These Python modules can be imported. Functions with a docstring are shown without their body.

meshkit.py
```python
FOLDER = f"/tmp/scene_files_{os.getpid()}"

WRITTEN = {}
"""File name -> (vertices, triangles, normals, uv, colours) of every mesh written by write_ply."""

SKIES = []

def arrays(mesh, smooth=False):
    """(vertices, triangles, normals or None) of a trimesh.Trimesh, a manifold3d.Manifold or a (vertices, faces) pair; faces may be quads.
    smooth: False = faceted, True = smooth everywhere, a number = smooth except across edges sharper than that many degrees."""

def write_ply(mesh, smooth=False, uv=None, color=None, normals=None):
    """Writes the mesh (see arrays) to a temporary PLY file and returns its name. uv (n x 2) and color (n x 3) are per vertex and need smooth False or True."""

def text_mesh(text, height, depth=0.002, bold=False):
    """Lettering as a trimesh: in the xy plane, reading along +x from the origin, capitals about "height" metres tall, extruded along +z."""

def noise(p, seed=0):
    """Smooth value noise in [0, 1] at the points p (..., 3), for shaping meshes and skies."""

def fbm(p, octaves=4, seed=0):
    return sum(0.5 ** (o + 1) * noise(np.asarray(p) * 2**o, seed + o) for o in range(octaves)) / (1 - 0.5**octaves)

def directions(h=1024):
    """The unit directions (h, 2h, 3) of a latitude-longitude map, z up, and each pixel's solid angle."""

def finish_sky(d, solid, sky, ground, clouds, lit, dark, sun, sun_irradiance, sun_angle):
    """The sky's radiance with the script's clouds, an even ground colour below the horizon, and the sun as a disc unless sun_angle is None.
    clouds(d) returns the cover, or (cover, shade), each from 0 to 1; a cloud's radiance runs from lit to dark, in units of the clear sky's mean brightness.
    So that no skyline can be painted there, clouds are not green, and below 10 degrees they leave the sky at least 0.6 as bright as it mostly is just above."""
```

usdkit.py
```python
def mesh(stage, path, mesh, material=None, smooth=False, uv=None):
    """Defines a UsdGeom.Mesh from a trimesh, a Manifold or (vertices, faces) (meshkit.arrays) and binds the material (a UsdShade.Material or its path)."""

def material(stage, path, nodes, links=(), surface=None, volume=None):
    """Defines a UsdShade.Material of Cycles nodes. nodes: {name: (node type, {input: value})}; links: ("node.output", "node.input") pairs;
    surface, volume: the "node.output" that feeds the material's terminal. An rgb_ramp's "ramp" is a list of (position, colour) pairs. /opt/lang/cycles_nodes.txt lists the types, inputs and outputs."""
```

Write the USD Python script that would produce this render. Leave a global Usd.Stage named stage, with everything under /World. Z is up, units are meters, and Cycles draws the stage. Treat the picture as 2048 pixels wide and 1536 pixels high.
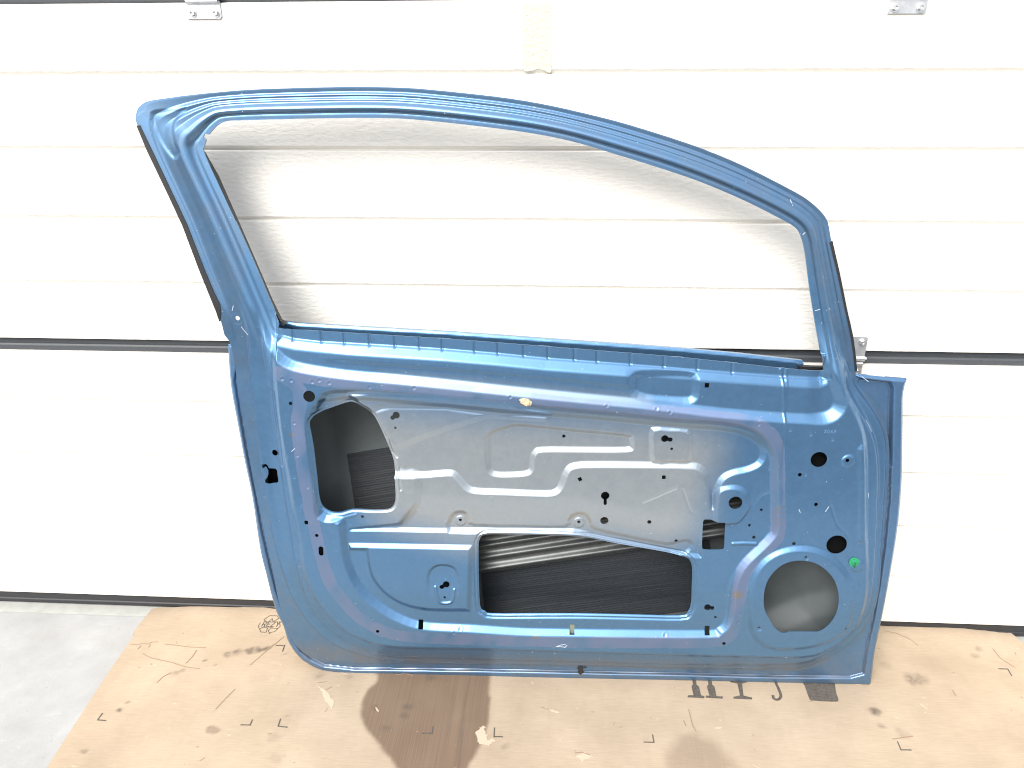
import math
import numpy as np
import shapely
from shapely.geometry import Polygon, LineString, box as sbox
from shapely.ops import unary_union
from scipy.spatial import cKDTree
import trimesh
import meshkit
import usdkit
from pxr import Usd, UsdGeom, UsdLux, UsdShade, Gf, Sdf, Vt

rng = np.random.default_rng(7)
stage = Usd.Stage.CreateInMemory()
UsdGeom.SetStageUpAxis(stage, "Z")
UsdGeom.SetStageMetersPerUnit(stage, 1.0)
UsdGeom.Xform.Define(stage, "/World")
UsdGeom.Scope.Define(stage, "/World/Looks")

# ------------------------------------------------------------------ camera
EXPOSURE = 1.62
cam = UsdGeom.Camera.Define(stage, "/World/camera")
cam.CreateHorizontalApertureAttr(36.0)
cam.CreateVerticalApertureAttr(27.0)
cam.CreateFocalLengthAttr(36.0 * 1540 / 2048)
cam.CreateExposureAttr(EXPOSURE)
R_, U_, F_, P_ = (np.array(v) for v in ((0.99838, 0.0567899, -0.00360862), (-0.018205, 0.378843, 0.925282), (-0.0539138, 0.923717, -0.379263), (0, -1.37238, 1.13215)))
cam.AddTransformOp().Set(Gf.Matrix4d(*R_, 0, *U_, 0, *(-F_), 0, *P_, 1))

# ------------------------------------------------------------------ sky and soft sun (bright overcast)
SUN_DIR = np.array([-0.34, -0.67, 0.63]); SUN_DIR /= np.linalg.norm(SUN_DIR)
elev, rot = math.asin(SUN_DIR[2]), math.atan2(SUN_DIR[0], SUN_DIR[1])


def mat(name, nodes, links=(), surface="p.BSDF"):
    return usdkit.material(stage, "/World/Looks/" + name, nodes, links, surface)


sky_mat = usdkit.material(stage, "/World/Looks/overcast_sky", {
    "s": ("sky_texture", {"sky_type": "single_scattering", "sun_disc": False, "sun_elevation": elev, "sun_rotation": rot}),
    "h": ("mix", {"mix_type": "mix", "fac": 0.88}), "w": ("rgb_to_bw", {}), "gc": ("texture_coordinate", {}), "gx": ("separate_xyz", {}),
    "gr": ("rgb_ramp", {"ramp": [(0.0, (0.34, 0.35, 0.36)), (0.25, (0.5, 0.5, 0.5)), (0.6, (1.2, 1.2, 1.2)), (1.0, (2.6, 2.6, 2.6))]}), "gm": ("mix", {"mix_type": "multiply", "fac": 1.0}),
    "b": ("background_shader", {"strength": 0.148})},
    [("s.color", "h.color1"), ("s.color", "w.color"), ("w.val", "h.color2"), ("gc.generated", "gx.vector"), ("gx.z", "gr.fac"), ("h.color", "gm.color1"), ("gr.color", "gm.color2"), ("gm.color", "b.color")], surface="b.background")
sky = UsdLux.DomeLight.Define(stage, "/World/sky")
UsdShade.MaterialBindingAPI.Apply(sky.GetPrim()).Bind(sky_mat)
sky.GetPrim().SetCustomDataByKey("kind", "structure")
sun = UsdLux.DistantLight.Define(stage, "/World/sun")
sun.CreateIntensityAttr(0.28)
sun.CreateAngleAttr(38.0)
sun.CreateColorAttr(Gf.Vec3f(1.0, 0.96, 0.9))
sun.GetPrim().CreateAttribute("inputs:normalize", Sdf.ValueTypeNames.Bool).Set(True)
z = SUN_DIR; x = np.cross([0, 0, 1.0], z); x /= np.linalg.norm(x); y = np.cross(z, x)
sun.AddTransformOp().Set(Gf.Matrix4d(*x, 0, *y, 0, *z, 0, *(z * 10), 1))

# ------------------------------------------------------------------ helpers
names = {}


def numbered(parent, name):
    k = names[(parent, name)] = names.get((parent, name), -1) + 1
    return f"{parent}/{name}" + (f"_{k:03d}" if k else "")


def tag(prim, label=None, cat=None, group=None, kind=None):
    p = prim.GetPrim() if hasattr(prim, "GetPrim") else prim
    for k, v in (("label", label), ("category", cat), ("group", group), ("kind", kind)):
        if v:
            p.SetCustomDataByKey(k, v)
    return p


def thing(name, label, cat, **kw):
    x_ = UsdGeom.Xform.Define(stage, numbered("/World", name))
    tag(x_, label, cat, **kw)
    return str(x_.GetPath())


def obj(name, mesh, m, parent="/World", smooth=False, label=None, kind=None, tint=None):
    g = usdkit.mesh(stage, numbered(parent, name), mesh, m, smooth)
    tag(g, label, kind=kind)
    if tint is not None:
        UsdGeom.PrimvarsAPI(g).CreatePrimvar("tint", Sdf.ValueTypeNames.Color3fArray, "vertex").Set(Vt.Vec3fArray.FromNumpy(np.asarray(tint, np.float32)))
    return str(g.GetPath())


def curve(pts, closed=True, n=4):
    """A rounded (Catmull-Rom) curve through the points."""
    p = np.asarray(pts, float)
    if closed:
        a = np.vstack([p[-1:], p, p[:2]])
    else:
        a = np.vstack([2 * p[:1] - p[1:2], p, 2 * p[-1:] - p[-2:-1]])
    out = []
    for i in range(1, len(a) - 2):
        for t in np.arange(n) / n:
            p0, p1, p2, p3 = a[i - 1:i + 3]
            out.append(0.5 * (2 * p1 + (p2 - p0) * t + (2 * p0 - 5 * p1 + 4 * p2 - p3) * t ** 2 + (3 * p1 - p0 - 3 * p2 + p3) * t ** 3))
    if not closed:
        out.append(p[-1])
    return np.array(out)


def seg_dist(pts, line, closed=False, limit=np.inf):
    """Distance of the points from the line (exact to the nearest of its pieces); points farther than the limit get the limit."""
    q = np.asarray(line, float)
    if closed:
        q = np.vstack([q, q[:1]])
    d = np.linalg.norm(np.diff(q, axis=0), axis=1)
    q = q[np.r_[True, d > 1e-9]]
    d = d[d > 1e-9]
    n = np.maximum(1, np.ceil(d / 0.002).astype(int))
    s = np.vstack([np.linspace(a, b, k, endpoint=False) for a, b, k in zip(q[:-1], q[1:], n)] + [q[-1:]])
    dist, at = cKDTree(s).query(pts, distance_upper_bound=limit + 0.002 if np.isfinite(limit) else np.inf, workers=-1)
    ok = at < len(s)
    out = np.full(len(pts), float(min(limit, 1e9)))
    p, at = pts[ok], at[ok]
    best = dist[ok] ** 2
    for k in (-1, 0):
        i = np.clip(at + k, 0, len(s) - 2)
        a, e = s[i], s[i + 1] - s[i]
        t = np.clip(((p - a) * e).sum(1) / np.maximum((e * e).sum(1), 1e-16), 0, 1)
        best = np.minimum(best, ((p - a - t[:, None] * e) ** 2).sum(1))
    out[ok] = np.minimum(np.sqrt(best), limit)
    return out


def smooth01(t):
    t = np.clip(t, 0, 1)
    return t * t * (3 - 2 * t)


def ramp(t, r=0.26):
    """0 to 1 with a straight slope and rounded ends, as a pressed step has."""
    t = np.clip(t, 0, 1)
    f = np.where(t < r, t * t / (2 * r), np.where(t > 1 - r, 1 - r - (1 - t) ** 2 / (2 * r), t - r / 2))
    return f / (1 - r)


def inside_step(pts, poly, w):
    """1 inside the polygon, 0 outside, changing over the width w."""
    poly = np.asarray(poly, float)
    lo, hi = poly.min(0) - np.max(w), poly.max(0) + np.max(w)
    near = np.flatnonzero(((pts > lo) & (pts < hi)).all(1))
    out = np.zeros(len(pts))
    if len(near):
        q = pts[near]
        ww = w[near] if np.ndim(w) else w
        sd = seg_dist(q, poly, True, np.max(w)) * np.where(shapely.contains_xy(Polygon(poly).buffer(0), q[:, 0], q[:, 1]), 1, -1)
        out[near] = ramp(0.5 + sd / ww)
    return out


def bead(pts, line, w, closed=False):
    """1 on the line, 0 at half the width w from it."""
    line = np.asarray(line, float)
    lo, hi = line.min(0) - w, line.max(0) + w
    near = np.flatnonzero(((pts > lo) & (pts < hi)).all(1))
    out = np.zeros(len(pts))
    if len(near):
        d = seg_dist(pts[near], line, closed, w)
        out[near] = smooth01(1 - d / (w / 2))
    return out


def grid_sheet(poly, g):
    """Triangles of the polygon (with holes): whole squares of a grid, and cut squares along the border. -> points, triangles, border edges"""
    x0, y0, x1, y1 = poly.bounds
    nx, ny = int((x1 - x0) / g) + 3, int((y1 - y0) / g) + 3
    x0, y0 = x0 - g * 0.73, y0 - g * 0.61
    rings = [poly.exterior, *poly.interiors]
    dense = np.vstack([np.array(r.segmentize(g * 0.2).coords) for r in rings])
    cx, cy = np.meshgrid(x0 + (np.arange(nx) + 0.5) * g, y0 + (np.arange(ny) + 0.5) * g, indexing="ij")
    c = np.stack([cx.ravel(), cy.ravel()], 1)
    d = cKDTree(dense).query(c, distance_upper_bound=g * 1.2)[0]
    cut = d < g * 0.85
    full = ~cut & shapely.contains_xy(poly, c[:, 0], c[:, 1])
    ii, jj = np.divmod(np.flatnonzero(full), ny)
    idx = lambda i, j: i * (ny + 1) + j
    quads = np.stack([idx(ii, jj), idx(ii + 1, jj), idx(ii + 1, jj + 1), idx(ii, jj + 1)], 1)
    gx, gy = np.meshgrid(x0 + np.arange(nx + 1) * g, y0 + np.arange(ny + 1) * g, indexing="ij")
    P = [np.stack([gx.ravel(), gy.ravel()], 1)]
    T = [quads[:, [0, 1, 2]], quads[:, [0, 2, 3]]]
    k = len(P[0])
    ci, cj = np.divmod(np.flatnonzero(cut), ny)
    bx = shapely.box(x0 + ci * g, y0 + cj * g, x0 + (ci + 1) * g, y0 + (cj + 1) * g)
    shapely.prepare(poly)
    ex, more = [], []
    # cut in two steps, so that each square meets only a small piece of the border
    tile = {}
    for b, i, j in zip(bx, ci, cj):
        tile.setdefault((i // 24, j // 24), []).append(b)
    for (ti, tj), bs in tile.items():
        piece = poly.intersection(sbox(x0 + ti * 24 * g - g, y0 + tj * 24 * g - g, x0 + (ti + 1) * 24 * g + g, y0 + (tj + 1) * 24 * g + g))
        for q in shapely.intersection(np.array(bs), piece):
            for s in getattr(q, "geoms", [q]):
                if s.geom_type == "Polygon" and s.area > g * g * 1e-5:
                    s = shapely.orient_polygons(s) if hasattr(shapely, "orient_polygons") else shapely.geometry.polygon.orient(s)
                    v, f = trimesh.creation.triangulate_polygon(s, engine="earcut")
                    v, f = np.asarray(v), np.asarray(f)
                    a = v[f]
                    area = (a[:, 1, 0] - a[:, 0, 0]) * (a[:, 2, 1] - a[:, 0, 1]) - (a[:, 1, 1] - a[:, 0, 1]) * (a[:, 2, 0] - a[:, 0, 0])
                    f = np.where((area < 0)[:, None], f[:, ::-1], f)
                    P.append(v); T.append(f[np.abs(area) > 1e-12] + k); k += len(v)
    P, T = np.vstack(P), np.vstack(T)
    key = np.round(P / 1e-6).astype(np.int64)
    _, first, inv = np.unique(key, axis=0, return_index=True, return_inverse=True)
    T = inv.ravel()[T]
    T = T[(T[:, 0] != T[:, 1]) & (T[:, 1] != T[:, 2]) & (T[:, 0] != T[:, 2])]
    used = np.unique(T)
    remap = np.full(len(first), -1); remap[used] = np.arange(len(used))
    P, T = P[first[used]], remap[T]
    e = np.vstack([T[:, [0, 1]], T[:, [1, 2]], T[:, [2, 0]]])
    n = len(P)
    code = e[:, 0] * n + e[:, 1]
    border = e[~np.isin(code, e[:, 1] * n + e[:, 0])]
    bd = cKDTree(dense).query(P[border].mean(1), distance_upper_bound=g)[0]
    return P, T, border[bd < g * 0.4]


def skirted(P2, T, border, pos, depth, n_back):
    """Front sheet plus a wall of the given depth (per border edge) going back along n_back."""
    V = pos
    d = np.asarray(depth)
    a, b = V[border[:, 0]], V[border[:, 1]]
    k = len(V); m = len(border)
    bv, inv = np.unique(border, return_inverse=True)
    inv = inv.reshape(-1, 2)
    dv = np.zeros(len(bv)); np.maximum.at(dv, inv[:, 0], d); np.maximum.at(dv, inv[:, 1], d)
    top, low = V[bv], V[bv] + n_back * dv[:, None]
    i0, i1 = inv[:, 0] + k, inv[:, 1] + k
    j0, j1 = i0 + len(bv), i1 + len(bv)
    F = np.vstack([T, np.stack([i1, i0, j0], 1), np.stack([i1, j0, j1], 1)])
    return np.vstack([V, top, low]), F, np.concatenate([np.arange(k), bv, bv])


def bx(x0, y0, z0, x1, y1, z1):
    return trimesh.creation.box(bounds=[(x0, y0, z0), (x1, y1, z1)])


def chamfer_box(x0, y0, z0, x1, y1, z1, c=0.002):
    pts = []
    for sx in (0, 1):
        for sy in (0, 1):
            for sz in (0, 1):
                X, Y, Z = (x0, x1)[sx], (y0, y1)[sy], (z0, z1)[sz]
                ix, iy, iz = c * (1 - 2 * sx), c * (1 - 2 * sy), c * (1 - 2 * sz)
                pts += [(X, Y + iy, Z + iz), (X + ix, Y, Z + iz), (X + ix, Y + iy, Z)]
    return trimesh.convex.convex_hull(np.array(pts))


def extrude_profile(prof, x0, x1, closed=True):
    """A (y, z) profile drawn out along x."""
    p = np.asarray(prof, float)
    n = len(p)
    V = np.vstack([np.column_stack([np.full(n, x0), p]), np.column_stack([np.full(n, x1), p])])
    F = []
    for i in range(n if closed else n - 1):
        j = (i + 1) % n
        F += [(i, j, j + n), (i, j + n, i + n)]
    m = trimesh.Trimesh(V, F, process=False)
    return m


def prism(poly, h0, h1):
    m = trimesh.creation.extrude_polygon(poly, h1 - h0, engine="earcut")
    m.apply_translation((0, 0, h0))
    return m


def tube(path, rad, n=8):
    path = np.asarray(path, float)
    V, F = [], []
    for i, p in enumerate(path):
        t = path[min(i + 1, len(path) - 1)] - path[max(i - 1, 0)]
        t /= np.linalg.norm(t)
        a = np.cross(t, [0.3, 0.5, 0.81]); a /= np.linalg.norm(a)
        b = np.cross(t, a)
        for k in range(n):
            V.append(p + rad * (math.cos(2 * math.pi * k / n) * a + math.sin(2 * math.pi * k / n) * b))
    for i in range(len(path) - 1):
        for k in range(n):
            q, s = i * n + k, i * n + (k + 1) % n
            F += [(q, s, s + n), (q, s + n, q + n)]
    V += [path[0], path[-1]]
    for k in range(n):
        F += [(len(V) - 2, (k + 1) % n, k), (len(V) - 1, (len(path) - 1) * n + k, (len(path) - 1) * n + (k + 1) % n)]
    return trimesh.Trimesh(np.array(V), np.array(F), process=False)


# ------------------------------------------------------------------ materials
def plain(name, color, rough=0.5, metal=0.0, bump=None, var=0.0, vscale=8.0, **kw):
    nodes = {"p": ("principled_bsdf", {"base_color": color, "roughness": rough, "metallic": metal, **kw})}
    links = []
    if bump or var:
        nodes["tc"] = ("texture_coordinate", {})
    if var:
        nodes["vn"] = ("noise_texture", {"scale": vscale, "detail": 5.0, "roughness": 0.6})
        nodes["vr"] = ("rgb_ramp", {"ramp": [(0.3, tuple(c * (1 - var) for c in color)), (0.7, tuple(min(1, c * (1 + var)) for c in color))]})
        links += [("tc.object", "vn.vector"), ("vn.fac", "vr.fac"), ("vr.color", "p.base_color")]
    if bump:
        sc, st, di, stretch = bump
        nodes["mp"] = ("mapping", {"scale": stretch})
        nodes["bn"] = ("noise_texture", {"scale": sc, "detail": 3.0})
        nodes["bp"] = ("bump", {"strength": st, "distance": di})
        links += [("tc.object", "mp.vector"), ("mp.vector", "bn.vector"), ("bn.fac", "bp.height"), ("bp.normal", "p.normal")]
    return mat(name, nodes, links)


PANEL = plain("white_panel_paint", (0.715, 0.685, 0.63), 0.45, bump=(130.0, 0.55, 0.003, (0.55, 1, 1.3)), var=0.02, vscale=3.0)
RUBBER = plain("black_rubber", (0.018, 0.018, 0.02), 0.55, bump=(300.0, 0.2, 0.001, (1, 1, 1)))
STRIP = plain("grey_profile", (0.055, 0.06, 0.066), 0.5, bump=(400.0, 0.3, 0.0006, (1, 1, 1)))
ZINC = plain("zinc_plate", (0.62, 0.63, 0.64), 0.38, 0.9, var=0.12, vscale=90.0, bump=(250.0, 0.12, 0.0005, (1, 1, 1)))
BOLTM = plain("zinc_bolt", (0.72, 0.72, 0.71), 0.28, 0.95, var=0.1, vscale=300.0)
BLACK = plain("black_film", (0.010, 0.0095, 0.011), 0.45)
SEALM = plain("black_window_seal", (0.006, 0.006, 0.007), 0.5)
GREEN = plain("green_plastic", (0.015, 0.20, 0.085), 0.35, subsurface_weight=0.1)
INK = plain("grey_brown_ink", (0.085, 0.072, 0.058), 0.8, var=0.35, vscale=220.0)
SCUFF = plain("dark_scuff", (0.27, 0.18, 0.115), 0.9)
FOAM = plain("beige_foam", (0.46, 0.37, 0.25), 0.85, bump=(400.0, 0.8, 0.002, (1, 1, 1)), var=0.3, vscale=250.0)
GLUE = plain("yellowed_tape_glue", (0.60, 0.565, 0.42), 0.55, bump=(260.0, 0.8, 0.003, (1, 1, 1)), var=0.08, vscale=120.0)
PAD = plain("bitumen_pad", (0.008, 0.011, 0.0145), 0.58, bump=(600.0, 0.5, 0.0008, (1, 1, 1)), var=0.3, vscale=200.0)
BEAM = plain("bare_steel_beam", (0.085, 0.09, 0.09), 0.36, 0.7, var=0.12, vscale=60.0)
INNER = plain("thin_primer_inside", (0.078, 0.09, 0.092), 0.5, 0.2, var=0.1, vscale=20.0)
PLUGM = plain("grey_plug", (0.16, 0.18, 0.13), 0.6)
DARK = plain("hole_shade_black", (0.004, 0.004, 0.0045), 0.7, specular_ior_level=0.1)  # near-black colour stands for the shade inside the holes
RUST = plain("rust_speck", (0.30, 0.13, 0.06), 0.9)
CHIP = plain("pale_chip", (0.42, 0.48, 0.54), 0.5)


def paint_material():
    """Blue metallic lacquer, thin over grey primer where tint.r is high, clouded by old adhesive where tint.g is high."""
    n = {"a": ("attribute", {"attribute": "tint"}), "s": ("separate_color", {}), "tc": ("texture_coordinate", {}),
         "m1": ("mix", {"mix_type": "mix", "color1": (0.096, 0.207, 0.358), "color2": (0.38, 0.41, 0.425)}),
         "m2": ("mix", {"mix_type": "mix", "color2": (0.165, 0.20, 0.315)}),
         "m3": ("mix", {"mix_type": "mix", "color2": (0.22, 0.19, 0.15)}),
         "ns": ("noise_texture", {"scale": 30.0, "detail": 6.0, "roughness": 0.65}),
         "rr": ("rgb_ramp", {"ramp": [(0.3, (0.28,) * 3), (0.7, (0.33,) * 3)]}),
         "fl": ("noise_texture", {"scale": 2600.0, "detail": 1.0}),
         "fb": ("bump", {"strength": 0.03, "distance": 0.0004}),
         "sp": ("noise_texture", {"scale": 260.0, "detail": 2.0, "roughness": 0.7}),
         "sr": ("rgb_ramp", {"ramp": [(0.735, (0, 0, 0)), (0.76, (1, 1, 1))]}),
         "rb": ("rgb_to_bw", {}), "sb": ("rgb_to_bw", {}),
         "m4": ("mix", {"mix_type": "mix", "color2": (0.55, 0.6, 0.66)}),
         "ra": ("math", {"math_type": "multiply_add", "value2": 0.16}),
         "p": ("principled_bsdf", {"metallic": 0.88, "coat_weight": 0.4, "coat_roughness": 0.08})}
    l = [("a.color", "s.color"), ("s.r", "m1.fac"), ("m1.color", "m2.color1"), ("s.g", "m2.fac"), ("m2.color", "m3.color1"), ("s.b", "m3.fac"),
         ("m3.color", "m4.color1"), ("tc.object", "sp.vector"), ("sp.fac", "sr.fac"), ("sr.color", "sb.color"), ("sb.val", "m4.fac"), ("m4.color", "p.base_color"),
         ("tc.object", "ns.vector"), ("ns.fac", "rr.fac"), ("rr.color", "rb.color"), ("rb.val", "ra.value3"), ("s.g", "ra.value1"), ("ra.value", "p.roughness"),
         ("tc.object", "fl.vector"), ("fl.fac", "fb.height"), ("fb.normal", "p.normal")]
    return mat("blue_metallic_paint", n, l)


PAINT = paint_material()


def cardboard_material():
    n = {"a": ("attribute", {"attribute": "tint"}), "s": ("separate_color", {}), "tc": ("texture_coordinate", {}),
         "big": ("noise_texture", {"scale": 6.0, "detail": 6.0, "roughness": 0.6}),
         "br": ("rgb_ramp", {"ramp": [(0.25, (0.32, 0.247, 0.172)), (0.6, (0.395, 0.31, 0.221)), (0.8, (0.435, 0.348, 0.252))]}),
         "mp": ("mapping", {"scale": (30.0, 380.0, 1.0)}), "fib": ("noise_texture", {"scale": 1.0, "detail": 4.0, "roughness": 0.7}),
         "fr": ("rgb_ramp", {"ramp": [(0.3, (0.90,) * 3), (0.7, (1.06,) * 3)]}),
         "ml": ("mix", {"mix_type": "multiply", "fac": 1.0}),
         "wet": ("mix", {"mix_type": "mix", "color2": (0.15, 0.10, 0.066)}),
         "dirt": ("mix", {"mix_type": "mix", "color2": (0.10, 0.076, 0.058)}),
         "pale": ("mix", {"mix_type": "mix", "color2": (0.58, 0.48, 0.36)}),
         "sp": ("noise_texture", {"scale": 95.0, "detail": 3.0, "roughness": 0.75}),
         "sr": ("rgb_ramp", {"ramp": [(0.70, (0, 0, 0)), (0.76, (0.6,) * 3)]}), "sb": ("rgb_to_bw", {}),
         "spk": ("mix", {"mix_type": "mix", "color2": (0.26, 0.18, 0.12)}),
         "mq": ("mapping", {"scale": (26.0, 60.0, 1.0), "rotation": (0, 0, 0.5)}), "sq": ("noise_texture", {"scale": 1.0, "detail": 5.0, "roughness": 0.8}),
         "qr": ("rgb_ramp", {"ramp": [(0.64, (0, 0, 0)), (0.72, (0.75,) * 3)]}), "qb": ("rgb_to_bw", {}),
         "wm": ("mapping", {"scale": (420.0, 3.0, 1.0), "rotation": (0, 0, 0.05)}), "wn": ("noise_texture", {"scale": 1.0, "detail": 3.0}),
         "wr": ("rgb_ramp", {"ramp": [(0.3, (0.82,) * 3), (0.7, (1.08,) * 3)]}), "wx": ("mix", {"mix_type": "multiply"}),
         "bp": ("bump", {"strength": 0.25, "distance": 0.001}),
         "p": ("principled_bsdf", {"roughness": 0.85, "specular_ior_level": 0.25})}
    l = [("a.color", "s.color"), ("tc.object", "big.vector"), ("big.fac", "br.fac"), ("tc.object", "mp.vector"), ("mp.vector", "fib.vector"), ("fib.fac", "fr.fac"),
         ("br.color", "ml.color1"), ("fr.color", "ml.color2"), ("ml.color", "pale.color1"),
         ("tc.object", "mq.vector"), ("mq.vector", "sq.vector"), ("sq.fac", "qr.fac"), ("qr.color", "qb.color"), ("qb.val", "pale.fac"),
         ("pale.color", "spk.color1"), ("tc.object", "sp.vector"), ("sp.fac", "sr.fac"), ("sr.color", "sb.color"), ("sb.val", "spk.fac"),
         ("spk.color", "wet.color1"), ("s.r", "wet.fac"), ("wet.color", "dirt.color1"), ("s.g", "dirt.fac"),
         ("tc.object", "wm.vector"), ("wm.vector", "wn.vector"), ("wn.fac", "wr.fac"), ("dirt.color", "wx.color1"), ("wr.color", "wx.color2"), ("s.r", "wx.fac"),
         ("wx.color", "p.base_color"), ("fib.fac", "bp.height"), ("bp.normal", "p.normal")]
    return mat("cardboard", n, l)


CARD = cardboard_material()


def concrete_material():
    n = {"tc": ("texture_coordinate", {}), "a": ("noise_texture", {"scale": 7.0, "detail": 8.0, "roughness": 0.65}),
         "ar": ("rgb_ramp", {"ramp": [(0.25, (0.26, 0.257, 0.25)), (0.55, (0.32, 0.317, 0.309)), (0.78, (0.39, 0.387, 0.379))]}),
         "mp": ("mapping", {"scale": (22.0, 60.0, 1.0), "rotation": (0, 0, -0.6)}), "st": ("noise_texture", {"scale": 1.0, "detail": 6.0, "roughness": 0.75}),
         "sr": ("rgb_ramp", {"ramp": [(0.60, (0, 0, 0)), (0.75, (0.55,) * 3)]}), "sb": ("rgb_to_bw", {}),
         "m": ("mix", {"mix_type": "mix", "color2": (0.42, 0.42, 0.415)}),
         "dk": ("noise_texture", {"scale": 80.0, "detail": 4.0, "roughness": 0.7}), "dr": ("rgb_ramp", {"ramp": [(0.62, (0, 0, 0)), (0.70, (0.7,) * 3)]}), "db": ("rgb_to_bw", {}),
         "m2": ("mix", {"mix_type": "mix", "color2": (0.25, 0.245, 0.24)}),
         "fn": ("noise_texture", {"scale": 300.0, "detail": 4.0}), "bp": ("bump", {"strength": 0.3, "distance": 0.001}),
         "p": ("principled_bsdf", {"roughness": 0.75})}
    l = [("tc.object", "a.vector"), ("a.fac", "ar.fac"), ("tc.object", "mp.vector"), ("mp.vector", "st.vector"), ("st.fac", "sr.fac"), ("sr.color", "sb.color"),
         ("ar.color", "m.color1"), ("sb.val", "m.fac"), ("m.color", "m2.color1"), ("tc.object", "dk.vector"), ("dk.fac", "dr.fac"), ("dr.color", "db.color"), ("db.val", "m2.fac"),
         ("m2.color", "p.base_color"), ("tc.object", "fn.vector"), ("fn.fac", "bp.height"), ("bp.normal", "p.normal")]
    return mat("concrete", n, l)


CONCRETE = concrete_material()

# ------------------------------------------------------------------ floor
fl = obj("floor", bx(-6, -1.25, -0.2, 6, 0.35, 0.0), CONCRETE, label="grey worn concrete floor under the door and the cardboard", kind="structure")
added_yard = obj("added_ground", bx(-30, -40, -0.2, 30, -1.26, -0.008), plain("added_asphalt", (0.085, 0.085, 0.087), 0.85, bump=(220.0, 0.5, 0.004, (1, 1, 1)), var=0.2, vscale=14.0), label="unseen dark surface added in front of the concrete to darken the reflections in the paint", kind="structure")  # invented dark surface beyond the view, darkens what the blue panel reflects
th = obj("floor_joint", bx(-3, -0.026, 0.0004, 3, 0.06, 0.0035), plain("dull_sill", (0.36, 0.36, 0.33), 0.6, var=0.1, vscale=30.0), label="dull grey sill strip in the floor along the garage door", kind="structure")

# ------------------------------------------------------------------ garage door
GD = thing("garage_door", "white ribbed sectional garage door behind the blue car door", "garage door", kind="thing")
ribs = {0: (0.035, 0.6206, (0.1485, 0.2705, 0.3925, 0.5145)), 1: (0.6462, 1.2340, (0.7595, 0.8815, 1.0035, 1.1255)), 2: (1.2574, 1.86, (1.37, 1.49, 1.61, 1.74))}
for k, (z0, z1, gr) in ribs.items():
    prof = [(0.04, z0), (0.004, z0), (0.001, z0 + 0.0012), (0.0, z0 + 0.004)]
    for g in gr:
        prof += [(0.0, g - 0.0040), (0.0012, g - 0.0026), (0.0062, g - 0.0020), (0.0068, g - 0.0006), (0.0046, g + 0.0014), (0.0016, g + 0.0034), (0.0, g + 0.0056)]
    prof += [(0.0, z1 - 0.004), (0.001, z1 - 0.0012), (0.004, z1), (0.04, z1)]
    obj("door_section", extrude_profile(prof, -2.6, 2.6), PANEL, GD, smooth=25)
for zl in (0.6206, 1.2340):
    h = 0.0256
    prof = [(0.03, zl - 0.001), (0.0075, zl - 0.001), (0.0045, zl + 0.003), (0.004, zl + 0.0105), (0.006, zl + 0.0125), (0.0065, zl + 0.0135), (0.0125, zl + 0.0145), (0.014, zl + h + 0.001), (0.03, zl + h + 0.001)]
    obj("section_joint", extrude_profile(prof, -2.6, 2.6), STRIP, GD, smooth=20, label="dark grey joint profile between two white sections")
prof = [(0.03, 0.004), (0.01, 0.004), (0.004, 0.006), (0.003, 0.015), (0.005, 0.0175), (0.003, 0.020), (0.0035, 0.036), (0.03, 0.036)]
obj("bottom_seal", extrude_profile(prof, -2.6, 2.6), RUBBER, GD, smooth=20, label="black rubber seal along the bottom edge")


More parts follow.
